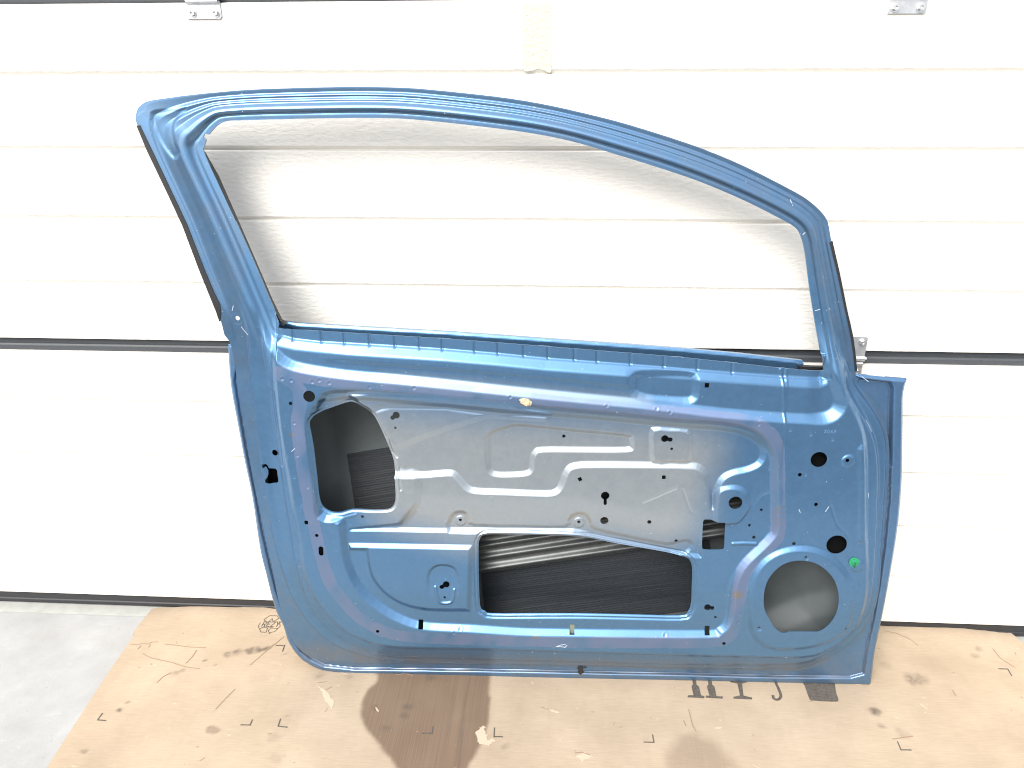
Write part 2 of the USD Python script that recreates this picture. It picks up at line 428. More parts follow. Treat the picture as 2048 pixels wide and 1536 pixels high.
def bolt(parent, x, zc, y0):
    """Flanged hex bolt whose head looks towards -y."""
    seq = trimesh.creation.cylinder(0.0072, 0.0016, sections=24)
    seq.apply_translation((0, 0, 0.0008))
    a = np.arange(6) * math.pi / 3 + 0.4
    hexp = Polygon(np.column_stack([0.0052 * np.cos(a), 0.0052 * np.sin(a)]))
    hole = Polygon(np.column_stack([0.0022 * np.cos(np.arange(6) * math.pi / 3), 0.0022 * np.sin(np.arange(6) * math.pi / 3)]))
    head = prism(hexp.difference(hole), 0.0016, 0.0062)
    bot = prism(hole, 0.0016, 0.0028)
    cap = trimesh.creation.cone(0.0046, 0.0008, sections=12)
    m = trimesh.util.concatenate([seq, head, bot])
    m.apply_transform(trimesh.transformations.rotation_matrix(math.pi / 2, [1, 0, 0]))
    m.apply_translation((x, y0, zc))
    obj("bolt", m, BOLTM, parent)


def hinge(cx, zj, bolts_low=True):
    """Steel hinge across a joint whose gap starts at zj: two tapered plates and a rolled knuckle."""
    t = 0.0022
    up = Polygon([(cx - 0.0290, zj + 0.019), (cx + 0.0290, zj + 0.019), (cx + 0.0292, zj + 0.053), (cx + 0.026, zj + 0.0545), (cx - 0.0292, zj + 0.0545)])
    lo = Polygon([(cx - 0.0285, zj + 0.004), (cx + 0.0280, zj + 0.004), (cx + 0.0285, zj - 0.0195), (cx + 0.0255, zj - 0.0225), (cx - 0.0295, zj - 0.0225)])
    parts = []
    for pl, y0 in ((up, -t), (lo, -t)):
        m = prism(pl, 0, t)
        V = m.vertices.copy()
        m.vertices = np.column_stack([V[:, 0], -V[:, 2] + y0 + t - 0.0004, V[:, 1]])
        m.invert()
        parts.append(m)
    for zc, r, w in ((zj + 0.0135, 0.0052, 0.0285), (zj + 0.0035, 0.0040, 0.0265)):
        c = trimesh.creation.cylinder(r, 2 * w, sections=28)
        c.apply_transform(trimesh.transformations.rotation_matrix(math.pi / 2, [0, 1, 0]))
        c.apply_translation((cx, -0.0045, zc))
        parts.append(c)
    pin = trimesh.creation.cylinder(0.0026, 0.064, sections=16)
    pin.apply_transform(trimesh.transformations.rotation_matrix(math.pi / 2, [0, 1, 0])); pin.apply_translation((cx, -0.0045, zj + 0.0135))
    parts.append(pin)
    h_ = obj("hinge", trimesh.util.concatenate(parts), ZINC, GD, smooth=30)
    for s in (-1, 1):
        bolt(h_, cx + s * 0.0195, zj - 0.0135, -t)
        bolt(h_, cx + s * 0.0210, zj + 0.0440, -t)


hinge(-0.584, 1.2318)
hinge(0.5425, 1.2318)
hinge(0.5435, 0.6206)
# old double sided tape
gp = Polygon(curve([(-0.0608, 1.2247), (-0.0392, 1.2267), (-0.0152, 1.2258), (-0.0146, 1.1894), (-0.0133, 1.1597), (-0.0136, 1.1272), (-0.0235, 1.1287), (-0.0359, 1.1311), (-0.0483, 1.128), (-0.0599, 1.1311), (-0.0591, 1.1599), (-0.0608, 1.1897)], n=3)).buffer(0)
P2, T, bd = grid_sheet(gp, 0.0022)
hh = 0.0006 + 0.0011 * meshkit.fbm(np.column_stack([P2 * 160, np.zeros(len(P2))]), 3, 5) * (0.4 + 0.6 * smooth01((1.21 - P2[:, 1]) / 0.06))
V, F, _ = skirted(P2, T, bd, np.column_stack([P2[:, 0], -hh, P2[:, 1]]), np.full(len(bd), 0.0012), np.array([0, 1.0, 0]))
obj("tape_residue", (V, F), GLUE, GD, smooth=40, label="yellowed strip of old tape glue near the top")

# ------------------------------------------------------------------ cardboard on the floor
CB = thing("cardboard_sheet", "large brown cardboard sheet with an oil stain under the car door", "cardboard")
card_out = Polygon([(-0.897, -0.004), (-0.885, 0.001), (-0.80, 0.004), (-0.70, 0.002), (-0.66, 0.006), (-0.60, -0.003), (-0.57, 0.004), (-0.3, 0.012), (0.2, 0.015), (0.62, 0.014), (0.70, 0.009), (0.74, 0.013), (0.80, 0.012), (0.90, 0.013), (0.965, 0.016),
                    (0.983, 0.004), (0.997, -0.03), (1.0, -0.2), (0.985, -0.62), (-0.86, -0.62), (-0.872, -0.43), (-0.888, -0.2), (-0.892, -0.09), (-0.898, -0.085), (-0.8985, -0.06)])


def card_z(p):
    e = np.column_stack([p * 7, np.zeros(len(p))])
    zz = 0.0046 + 0.0016 * meshkit.fbm(e, 3, 3)
    back_ = smooth01((p[:, 1] + 0.075) / 0.085)
    right = smooth01((p[:, 0] - 0.38) / 0.2) * (1 - smooth01((p[:, 0] - 0.87) / 0.1))
    left = smooth01((p[:, 0] + 0.90) / 0.12) * (1 - smooth01((p[:, 0] + 0.45) / 0.1))
    zz += back_ * (0.017 * right + 0.004 * left + 0.010 * smooth01((p[:, 0] + 0.9) / 0.5) * (1 - right))
    crease = bead(p, CREASE1, 0.012) + 0.6 * bead(p, CREASE2, 0.010)
    return zz - 0.0011 * crease + 0.0004 * (meshkit.noise(np.column_stack([p[:, 0] * 150, p[:, 1] * 4, np.zeros(len(p))])) - 0.5)


CREASE1 = [(-0.1552, -0.1764), (-0.1574, -0.2372), (-0.1562, -0.2983), (-0.1541, -0.3549), (-0.1509, -0.4174)]
CREASE2 = [(-0.1453, -0.1759), (-0.1459, -0.2366), (-0.1451, -0.2977), (-0.1434, -0.3543), (-0.139, -0.4168)]
P2, T, bd = grid_sheet(card_out, 0.0032)
zz = card_z(P2)
e3 = np.column_stack([P2 * 60, np.zeros(len(P2))])
wob = np.column_stack([meshkit.fbm(e3, 3, 11), meshkit.fbm(e3, 3, 12)]) * 0.010 - 0.005
stain = curve([(-0.3485, -0.1531), (-0.3398, -0.1834), (-0.3456, -0.2068), (-0.3567, -0.2401), (-0.3556, -0.2691), (-0.3464, -0.2954), (-0.324, -0.327), (-0.294, -0.3591), (-0.2591, -0.3988), (-0.2302, -0.4277), (-0.1378, -0.4267), (-0.1356, -0.3922), (-0.1235, -0.3554), (-0.1121, -0.3122), (-0.111, -0.2373), (-0.1175, -0.1717), (-0.1201, -0.141)])
tr = inside_step(P2 + wob * 0.7, stain, 0.011) * (0.86 + 0.1 * meshkit.fbm(e3 * 0.3, 2, 4))
tr = np.maximum(tr, 0.38 * inside_step(P2 + wob, curve([(0.2098, -0.3736), (0.2252, -0.3236), (0.2604, -0.2969), (0.2944, -0.3087), (0.316, -0.3351), (0.3268, -0.3673), (0.2604, -0.4053)]), 0.03))
tr = np.maximum(tr, 0.5 * inside_step(P2 + wob, curve([(-0.6304, -0.3295), (-0.6208, -0.3231), (-0.6035, -0.3304), (-0.6085, -0.3411), (-0.6231, -0.3419)]), 0.006))
dr = np.zeros(len(P2))
for (fx, fy), r_, a_ in zip([(-0.6502, -0.1311), (-0.6247, -0.1253), (-0.6671, -0.1394), (-0.5953, -0.1177), (-0.61, -0.1215), (-0.3298, -0.264), (-0.2667, -0.2619), (-0.2695, -0.2829), (-0.2995, -0.3118), (0.73, -0.1349), (0.6191, -0.2245), (0.6152, -0.2595), (-0.814, -0.2985), (-0.8073, -0.2781), (-0.8272, -0.3909), (-0.4945, -0.3464), (-0.4774, -0.3905), (0.879, -0.0622), (0.893, -0.0437), (0.6463, -0.2671), (-0.236, -0.182), (-0.7505, -0.1955), (-0.705, -0.1576), (-0.7405, -0.188), (-0.0753, -0.3419), (0.6125, -0.0733), (-0.4578, -0.1869), (-0.3969, -0.1865), (0.6507, -0.2783), (0.6838, -0.0985)],
                            [.012,.013,.010,.012,.012,.010,.013,.012,.012,.024,.013,.010,.007,.006,.007,.014,.016,.010,.008,.012,.014,.010,.006,.008,.010,.016,.014,.012,.014,.016],
                            [.75,.8,.6,.7,.7,.45,.5,.5,.35,.5,.75,.45,.8,.6,.55,.2,.16,.35,.3,.25,.5,.35,.6,.4,.3,.25,.3,.25,.22,.2]):
    d = np.linalg.norm((P2 + wob * 1.2 - (fx, fy)) * (1, 1.25), axis=1)
    dr = np.maximum(dr, a_ * smooth01(1.3 - d / r_) * (0.5 + 0.9 * meshkit.noise(e3 * 3)))
dr = np.maximum(dr, 0.5 * (bead(P2, CREASE1, 0.007) * 0.9) * (0.6 + 0.6 * meshkit.noise(e3)))
dr = np.clip(dr, 0, 0.9)
V, F, src = skirted(P2, T, bd, np.column_stack([P2, zz]), np.full(len(bd), 0.0042), np.array([0, 0, -1.0]))
obj("sheet", (V, F), CARD, CB, smooth=True, tint=np.column_stack([tr, dr, np.zeros(len(tr))])[src])


def on_card(poly, lift=0.0004, thick=0.0003):
    """A thin printed or scratched shape lying on the cardboard."""
    ms = []
    for p in getattr(poly, "geoms", [poly]):
        if p.area > 1e-9:
            m = prism(p, 0, thick)
            m.vertices[:, 2] += card_z(m.vertices[:, :2]) + lift
            ms.append(m)
    return trimesh.util.concatenate(ms)


def stroke(line, w):
    return LineString(line).segmentize(0.004).buffer(w / 2, cap_style="flat", join_style="mitre")


for l_ in ([(-0.8411, -0.3061), (-0.8415, -0.3224), (-0.8246, -0.3233)], [(-0.569, -0.3198), (-0.5511, -0.3194), (-0.5513, -0.3063)], [(-0.5753, -0.1076), (-0.5574, -0.1066), (-0.5556, -0.1246)], [(-0.2291, -0.3208), (-0.2107, -0.3204), (-0.2114, -0.3036)],
           [(-0.0974, -0.301), (-0.0967, -0.3217), (-0.0803, -0.3208)], [(0.1738, -0.3196), (0.1927, -0.3192), (0.1919, -0.3017)], [(0.9081, -0.0972), (0.9264, -0.0969), (0.9243, -0.1157)], [(0.6312, -0.294), (0.6301, -0.3123), (0.6485, -0.3119)], [(-0.4997, -0.3012), (-0.4984, -0.3189), (-0.48, -0.3203)]):
    obj("corner_mark", on_card(stroke(l_, 0.0021)), INK, CB)
# the lower ends of the printed handling symbols
obj("bottle_print", on_card(Polygon([(0.2866, -0.1475), (0.2946, -0.1471), (0.2923, -0.1729), (0.2964, -0.178), (0.2965, -0.2003), (0.3028, -0.2025), (0.301, -0.2077), (0.2696, -0.2068), (0.2714, -0.2016), (0.282, -0.201), (0.2819, -0.1775), (0.2857, -0.1719)])), INK, CB)
obj("bottle_print", on_card(Polygon([(0.3175, -0.1458), (0.3265, -0.1454), (0.3228, -0.1713), (0.3268, -0.1764), (0.326, -0.2013), (0.3383, -0.2019), (0.3364, -0.2071), (0.3041, -0.2063), (0.306, -0.201), (0.3127, -0.2007), (0.3121, -0.1772), (0.3162, -0.1703)])), INK, CB)
obj("glass_print", on_card(Polygon([(0.3555, -0.1438), (0.4035, -0.1413), (0.3932, -0.1609), (0.3824, -0.1655), (0.3785, -0.1972), (0.3937, -0.2015), (0.3927, -0.206), (0.3575, -0.206), (0.3585, -0.2015), (0.3717, -0.1975), (0.3736, -0.1659), (0.3606, -0.1626)])), INK, CB)
obj("umbrella_print", on_card(LineString(curve([(0.4461, -0.1321), (0.4492, -0.1552), (0.4513, -0.1882), (0.4473, -0.1999), (0.4394, -0.2048), (0.4348, -0.2006), (0.4358, -0.1929)], False)).buffer(0.0026, cap_style="flat")), INK, CB)
obj("block_print", on_card(Polygon(curve([(0.5053, -0.129), (0.5045, -0.1657), (0.5033, -0.1995), (0.5088, -0.203), (0.5312, -0.2037), (0.5511, -0.2033), (0.5581, -0.1991), (0.5597, -0.1798), (0.5654, -0.1258)], n=2)).buffer(0)), INK, CB)
# recycling mark with its word
rl = [[(-0.6278, -0.0339), (-0.6186, -0.0218), (-0.6017, -0.0217), (-0.5958, -0.0289), (-0.6059, -0.0386), (-0.6102, -0.0297), (-0.6166, -0.04), (-0.6278, -0.0339)], [(-0.5969, -0.029), (-0.5928, -0.0279)], [(-0.6328, -0.0416), (-0.6342, -0.0515), (-0.6283, -0.0602), (-0.6221, -0.0525), (-0.612, -0.0561), (-0.611, -0.0681), (-0.6221, -0.0679), (-0.6283, -0.0602)],
      [(-0.6216, -0.0541), (-0.6126, -0.0545)], [(-0.5925, -0.0371), (-0.5859, -0.0498), (-0.5889, -0.0557), (-0.5924, -0.0647), (-0.6021, -0.0684), (-0.6026, -0.0716), (-0.6081, -0.0623), (-0.6055, -0.0557), (-0.5889, -0.0557)], [(-0.612, -0.0528), (-0.6019, -0.0531)]]

obj("recycling_print", on_card(unary_union([stroke(l_, 0.0011) for l_ in rl])), INK, CB)
tm = meshkit.text_mesh("REZY", 0.014, 0.0003)
a0, a1 = np.array([(-0.629, -0.0521), (-0.5902, -0.0517)])
tv = tm.vertices.copy(); tv[:, 0] *= np.linalg.norm(a1 - a0) / np.ptp(tv[:, 0]); tv[:, 0] += 0.15 * tv[:, 1]
dx_ = (a1 - a0) / np.linalg.norm(a1 - a0); dy_ = np.array([-dx_[1], dx_[0]])
xy = a0 + tv[:, :1] * dx_ + tv[:, 1:2] * dy_
tm.vertices = np.column_stack([xy, card_z(xy) + 0.0005 + tv[:, 2]])
obj("lettering", tm, INK, CB)
# scratches, torn bits and creases
sc = []
for l_ in ([(-0.8843, -0.1193), (-0.869, -0.1215), (-0.8628, -0.1166), (-0.8472, -0.1173), (-0.8438, -0.111), (-0.8304, -0.1095)], [(-0.8618, -0.1333), (-0.8608, -0.1226)], [(-0.8419, -0.1277), (-0.8422, -0.1186)], [(-0.8456, -0.1459), (-0.8241, -0.1566), (-0.794, -0.1637), (-0.7707, -0.1683), (-0.7457, -0.177), (-0.7284, -0.1803), (-0.7069, -0.182)], [(-0.7427, -0.1697), (-0.7377, -0.1505), (-0.7374, -0.1297)], [(-0.776, -0.2256), (-0.7719, -0.2091), (-0.7606, -0.196)], [(-0.6312, -0.285), (-0.6232, -0.2594), (-0.6139, -0.233)],
           [(-0.8122, -0.1155), (-0.7896, -0.1173), (-0.7551, -0.1216), (-0.7207, -0.1213)], [(-0.4569, -0.2073), (-0.4398, -0.2037)], [(-0.4364, -0.2262), (-0.4252, -0.2164)], [(0.7885, -0.1611), (0.7886, -0.1754)], [(-0.0118, -0.2471), (0.0045, -0.2536)], [(0.0499, -0.3504), (0.0615, -0.3477), (0.0764, -0.3533)], [(0.9241, -0.0421), (0.9273, -0.0655), (0.9432, -0.0918)], [(0.6244, -0.2888), (0.6389, -0.2858), (0.6643, -0.2799)], [(-0.3073, -0.179), (-0.2859, -0.1737), (-0.2707, -0.1798)],
           [(0.7122, -0.0103), (0.7363, -0.0153), (0.7616, -0.0294), (0.7716, -0.0426)], [(0.2669, -0.2372), (0.2683, -0.2756), (0.2725, -0.2894)], [(0.2534, -0.2646), (0.2559, -0.2786)], [(-0.6089, -0.1669), (-0.5885, -0.1219), (-0.5676, -0.0793)], [(0.7597, 0.0306), (0.7676, 0.0213)], [(-0.6594, 0.0121), (-0.6349, 0.0082), (-0.6134, 0.0024)]):
    sc.append(on_card(stroke(l_, 0.0011 if len(l_) > 3 else 0.0016)))
for _ in range(80):
    c0 = np.array([rng.uniform(-0.86, 0.97), rng.uniform(-0.45, -0.03)])
    a_ = rng.normal(0.5, 0.9); L = 0.002 + 0.009 * rng.uniform() ** 2.5
    sc.append(on_card(stroke([c0, c0 + L * np.array([math.cos(a_), math.sin(a_)])], rng.uniform(0.0006, 0.0015))))
obj("surface_scuffs", trimesh.util.concatenate(sc), SCUFF, CB, kind="stuff", label="small dark scuffs, cuts and specks over the sheet")
pf = []
for _ in range(14):
    c0 = np.array([rng.uniform(-0.86, 0.97), rng.uniform(-0.45, -0.03)])
    a_ = rng.normal(-0.3, 0.7); L = rng.uniform(0.008, 0.026); w_ = rng.uniform(0.001, 0.004)
    ax = np.array([math.cos(a_), math.sin(a_)]); nn = np.array([-ax[1], ax[0]])
    k_ = [c0 - ax * L / 2, c0 - ax * L * .2 + nn * w_ * rng.uniform(.3, 1), c0 + ax * L * .25 + nn * w_ * rng.uniform(.3, 1), c0 + ax * L / 2, c0 + ax * L * .1 - nn * w_ * rng.uniform(.3, 1), c0 - ax * L * .3 - nn * w_ * rng.uniform(.3, 1)]
    pf.append(on_card(Polygon(k_).buffer(0), 0.0003, 0.0002))
for l_ in ([(-0.4615, -0.2089), (-0.4345, -0.2261), (-0.4111, -0.2533), (-0.4088, -0.2756), (-0.4292, -0.2517), (-0.4477, -0.2215)], [(-0.1306, -0.3121), (-0.1173, -0.2962), (-0.1078, -0.3302), (-0.0991, -0.3252), (-0.0943, -0.3295), (-0.1042, -0.3412), (-0.1206, -0.3398), (-0.1259, -0.3312)], [(-0.007, -0.2468), (0.0234, -0.2575), (0.0215, -0.2613), (-0.0003, -0.2539)], [(0.0498, -0.3569), (0.0677, -0.3473), (0.0806, -0.3574), (0.0628, -0.3669)]):
    q_ = np.array(LineString(list(l_) + [l_[0]]).segmentize(0.002).coords)[:-1]
    pf.append(on_card(Polygon(q_ + rng.normal(0, 0.0011, q_.shape)).buffer(0), 0.0003, 0.0002))
obj("torn_fibres", trimesh.util.concatenate(pf), plain("pale_fibre", (0.455, 0.36, 0.258), 0.95), CB, kind="stuff", label="pale torn paper fibres on the brown sheet")

# ------------------------------------------------------------------ the car door
CD = thing("car_door", "stripped metallic blue car door leaning against the white garage door", "car door", kind="thing")
DO, DU, DV, DN = (np.array(v) for v in ((0.000819147, -0.207262, 0.0125475), (0.999833, 0.0182969, 0), (-0.00184902, 0.101039, 0.994881), (0.0182033, -0.994714, 0.101056)))


def place(uv, h):
    return DO + uv[:, :1] * DU + uv[:, 1:2] * DV + np.asarray(h)[:, None] * DN


# outlines (door plane, metres)
frame_out = [(-0.5797, 0.6945), (-0.5817, 0.7168), (-0.5857, 0.7372), (-0.6066, 0.8084), (-0.627, 0.8843), (-0.6447, 0.9335), (-0.6716, 1.0055), (-0.6834, 1.0407), (-0.6856, 1.0546), (-0.6813, 1.0676), (-0.6727, 1.076), (-0.6587, 1.0817), (-0.6252, 1.0862), (-0.5836, 1.091), (-0.5013, 1.0976), (-0.4199, 1.1004), (-0.3472, 1.1017), (-0.2893, 1.1015), (-0.219, 1.0987), (-0.0996, 1.0868), (-0.028, 1.0762), (0.0342, 1.0634), (0.0966, 1.0487), (0.1593, 1.0309), (0.2289, 1.0089), (0.3028, 0.9801), (0.3863, 0.9404), (0.4137, 0.9239), (0.4341, 0.9065), (0.4446, 0.8913), (0.4527, 0.8639), (0.4714, 0.8088), (0.4913, 0.7457), (0.5066, 0.7026), (0.5153, 0.6738), (0.5203, 0.6472)]
lip_right = [(0.5275, 0.6201), (0.5509, 0.5968), (0.5664, 0.5833), (0.5779, 0.5678), (0.5863, 0.5504), (0.5923, 0.5318), (0.5998, 0.5056), (0.6046, 0.4771), (0.6089, 0.424), (0.6119, 0.3496), (0.6143, 0.2987), (0.6185, 0.2604), (0.6211, 0.2205), (0.6204, 0.1777), (0.613, 0.1416), (0.5991, 0.1038), (0.5814, 0.0787), (0.5685, 0.0671), (0.5456, 0.0507), (0.5276, 0.041)]
body_bot = [(0.4938, 0.0268), (0.4016, 0.0247), (0.2795, 0.024), (0.112, 0.0249), (-0.0647, 0.0245), (-0.2369, 0.0218), (-0.3378, 0.0201), (-0.3885, 0.0198), (-0.4543, 0.0214), (-0.4839, 0.0347), (-0.5118, 0.0664), (-0.5233, 0.1097), (-0.5325, 0.1647), (-0.5366, 0.2198), (-0.543, 0.2791), (-0.5488, 0.3423), (-0.5568, 0.4091), (-0.5628, 0.5116), (-0.5682, 0.6044), (-0.5702, 0.6647)]
left_top = [(-0.5729, 0.6828)]
WIN_U = curve([(-0.5713, 1.0217), (-0.5752, 1.0132), (-0.5773, 1.0015), (-0.5608, 0.9566), (-0.5346, 0.8872), (-0.512, 0.8242), (-0.4911, 0.762), (-0.4785, 0.7273), (-0.4751, 0.7167)], False)
win_top = curve([(0.4621, 0.6446), (0.4559, 0.6701), (0.4389, 0.7323), (0.4248, 0.7854), (0.414, 0.8324), (0.4088, 0.8512), (0.403, 0.8673), (0.3925, 0.8833), (0.367, 0.8976), (0.3043, 0.9274), (0.2302, 0.957), (0.1604, 0.9794), (0.0974, 0.998), (0.0348, 1.0161), (-0.0274, 1.029), (-0.0991, 1.0389), (-0.2187, 1.0515), (-0.2892, 1.0546), (-0.3997, 1.054), (-0.5014, 1.0515), (-0.5341, 1.0504), (-0.5512, 1.0432), (-0.5667, 1.0294)], False)
notch = np.array([(-0.5727, 1.0309), (-0.5757, 1.0263)])
win_belt = np.array([(-0.4777, 0.7105), (-0.4689, 0.7088), (-0.4201, 0.7065), (-0.1888, 0.6942), (-0.0151, 0.6823), (0.2136, 0.6657), (0.3051, 0.6567), (0.3922, 0.6477), (0.4382, 0.6437), (0.4572, 0.6426)])
outline = np.vstack([curve(np.array(frame_out), False, 3), curve(np.array(lip_right), False, 3), curve(np.vstack([body_bot, left_top]), False, 3)])
window = np.vstack([WIN_U, win_belt, win_top, notch])
OUT = Polygon(outline).buffer(0)
WINP = Polygon(window).buffer(0)
if OUT.geom_type != "Polygon":
    OUT = max(OUT.geoms, key=lambda g: g.area)
if WINP.geom_type != "Polygon":
    WINP = max(WINP.geoms, key=lambda g: g.area)

# openings through the inner panel
open_left = curve([(-0.4318, 0.5397), (-0.4275, 0.5492), (-0.4161, 0.5578), (-0.3674, 0.5762), (-0.3522, 0.5773), (-0.3356, 0.5701), (-0.3194, 0.5563), (-0.3104, 0.5395), (-0.3008, 0.5151), (-0.2929, 0.4903), (-0.2874, 0.473), (-0.2848, 0.4487), (-0.2841, 0.4232), (-0.2842, 0.3984), (-0.2885, 0.3833), (-0.3, 0.375), (-0.3335, 0.3734), (-0.366, 0.3728), (-0.3869, 0.3663), (-0.4046, 0.367), (-0.4189, 0.3758), (-0.4243, 0.3918), (-0.4259, 0.4336), (-0.4279, 0.4824), (-0.43, 0.516)], n=3)
open_low = curve([(-0.134, 0.2977), (-0.132, 0.3132), (-0.1226, 0.3237), (-0.0846, 0.3255), (0.0077, 0.3253), (0.0648, 0.3224), (0.111, 0.3131), (0.1693, 0.3021), (0.2267, 0.291), (0.2519, 0.2843), (0.2609, 0.2721), (0.2635, 0.2544), (0.265, 0.2177), (0.2655, 0.1889), (0.261, 0.1716), (0.2465, 0.1626), (0.1524, 0.1623), (0.0578, 0.1621), (-0.0277, 0.1599), (-0.1089, 0.1578), (-0.1232, 0.1629), (-0.1326, 0.1747), (-0.1342, 0.2401)], n=3)
open_latch = curve([(0.2755, 0.353), (0.2762, 0.363), (0.2814, 0.3651), (0.2904, 0.3643), (0.2978, 0.3614), (0.3114, 0.3607), (0.3152, 0.3578), (0.3162, 0.3337), (0.317, 0.3114), (0.3147, 0.3057), (0.2967, 0.3043), (0.2812, 0.3045), (0.2773, 0.3085), (0.276, 0.3329)], n=2)
a_ = np.radians(np.arange(0, 360, 6))
sp_ = [(1602 + 75 * math.cos(t), 1196 + 75.5 * math.sin(t)) for t in a_]
open_speaker = np.array([(0.5298, 0.2171), (0.5303, 0.1972), (0.5269, 0.1802), (0.5204, 0.1652), (0.5116, 0.1542), (0.5013, 0.147), (0.4858, 0.146), (0.4463, 0.145), (0.4437, 0.1428), (0.4327, 0.1425), (0.4237, 0.1487), (0.4176, 0.155), (0.4099, 0.1676), (0.4001, 0.1844), (0.3955, 0.1991), (0.3937, 0.2138), (0.3936, 0.2305), (0.3962, 0.2462), (0.4013, 0.2597), (0.4091, 0.2722), (0.4189, 0.2822), (0.4308, 0.289), (0.443, 0.2924), (0.4555, 0.2931), (0.47, 0.2914), (0.484, 0.2862), (0.4975, 0.2773), (0.5097, 0.2653), (0.5194, 0.2511), (0.5259, 0.2347)])
open_speaker = curve(open_speaker, n=3)
lock_hole = np.array([(-0.5345, 0.4498), (-0.5269, 0.4509), (-0.5239, 0.4479), (-0.5221, 0.4428), (-0.5093, 0.4432), (-0.5064, 0.4403), (-0.5059, 0.4303), (-0.5054, 0.4203), (-0.5061, 0.4168), (-0.5087, 0.4147), (-0.5173, 0.4131), (-0.5245, 0.4114), (-0.5295, 0.4128), (-0.5336, 0.4133), (-0.5318, 0.4188), (-0.5266, 0.4244), (-0.5241, 0.431), (-0.5238, 0.4385), (-0.5265, 0.4454), (-0.5283, 0.4464), (-0.5314, 0.4428), (-0.5346, 0.4428)])


def disc(c, r, ry=None, n=28):
    t = np.arange(n) * 2 * math.pi / n
    return np.column_stack([c[0] + r * np.cos(t), c[1] + (ry or r) * np.sin(t)])


PXM = 0.00083    # metres per photo pixel on the panel
holes = [open_left, open_low, open_latch, open_speaker, lock_hole]
round_px = np.array([(12.5,),(4,),(7,),(4,),(3.5,),(2.8,),(3.6,),(3,),(9,),(4.6,),(3.6,),(3.6,),(3.6,),(14.6,),(3,),(3,),(3.7,),(3.8,),(2.8,),(17,),(4,),(4,),(4,),(22,),(3,),(4,),(4,),(2.7,),(2.4,),(2.6,),(5,)])[:, 0]
round_at = np.array([(-0.4267, 0.5925), (-0.4607, 0.5791), (-0.5067, 0.475), (-0.4328, 0.3225), (-0.3473, 0.3589), (-0.2795, 0.532), (0.0204, 0.5175), (0.211, 0.4996), (0.0972, 0.3575), (0.1788, 0.3571), (-0.1671, 0.3523), (0.051, 0.3526), (0.2299, 0.3188), (0.3292, 0.4006), (0.3776, 0.3858), (0.359, 0.3547), (0.3691, 0.3308), (0.439, 0.3242), (0.4613, 0.3003), (0.4656, 0.4876), (0.5141, 0.4874), (0.4357, 0.4586), (0.4698, 0.4022), (0.5152, 0.3238), (0.3123, 0.1626), (0.3302, 0.1118), (-0.3293, 0.1206), (-0.1986, 0.1961), (0.3906, 0.1516), (0.551, 0.1526), (-0.5514, 0.725)])
for c, r in zip(round_at, round_px):
    holes.append(disc(c, r * PXM, n=36 if r > 8 else 14))
for pts in ([(-0.2771, 0.5557), (-0.2836, 0.5509)], [(0.1977, 0.5188), (0.2074, 0.5171)], [(-0.1951, 0.223), (-0.2038, 0.2174)], [(0.2962, 0.1834), (0.3047, 0.182)]):
    k_ = unary_union([Polygon(disc(pts[0], 7.6 * PXM)), Polygon(disc(pts[1], 5 * PXM)), LineString(pts).buffer(4.2 * PXM)])
    holes.append(np.array(k_.exterior.coords)[:-1])
kp = [(0.0968, 0.4083), (0.0974, 0.3925)]
holes.append(np.array(unary_union([Polygon(disc(kp[0], 9.2 * PXM)), LineString(kp).buffer(3.4 * PXM)]).exterior.coords)[:-1])
sl = [(-0.427, 0.2958), (-0.4272, 0.2854)]
holes.append(np.array(LineString(sl).buffer(5.4 * PXM).exterior.coords)[:-1])


def rect(c, w, h, a=0.0):
    q = np.array([(-w, -h), (w, -h), (w, h), (-w, h)])
    return np.array(c) + q @ np.array([[math.cos(a), math.sin(a)], [-math.sin(a), math.cos(a)]])


rects = [(-0.4505, 0.3487), (0.0506, 0.4396), (0.2, 0.446), (0.2638, 0.6181), (0.2984, 0.1351), (-0.2464, 0.135), (0.0432, 0.1305)]
for c, (w, h, a) in zip(rects, [(4, 4, 0), (4, 4, 0.45), (4, 4, 0), (4.4, 4.6, 0), (5.6, 9.5, 0), (5.5, 9.3, 0), (5.6, 10.3, 0)]):
    holes.append(rect(c, w * PXM, h * PXM * 1.06, a))
PANELP = OUT.difference(WINP)
for h_ in holes:
    PANELP = PANELP.difference(Polygon(h_).buffer(0))
if PANELP.geom_type != "Polygon":
    PANELP = max(PANELP.geoms, key=lambda g: g.area)

# nested contours of the shut faces
C1 = np.array([(-0.5401, 0.7374), (-0.536, 0.6991), (-0.5395, 0.6538), (-0.5409, 0.6123), (-0.54, 0.5271), (-0.5364, 0.4469), (-0.5331, 0.4119), (-0.5324, 0.3579), (-0.5252, 0.2775), (-0.5082, 0.1914), (-0.4946, 0.153), (-0.4703, 0.1087), (-0.4332, 0.0698), (-0.3845, 0.047), (-0.3252, 0.0325), (-0.2353, 0.0292), (-0.0643, 0.0296), (0.1111, 0.0312), (0.2772, 0.0314), (0.3983, 0.0327), (0.4894, 0.0388), (0.5262, 0.0535), (0.5613, 0.0793), (0.5933, 0.1191), (0.6086, 0.1612), (0.6145, 0.215), (0.6106, 0.2986), (0.6034, 0.3993), (0.5963, 0.477), (0.5894, 0.5149), (0.5747, 0.5474), (0.5483, 0.584), (0.5229, 0.6155), (0.508, 0.6468), (0.4044, 0.8472), (-0.1733, 1.0055), (-0.5103, 0.9256)])
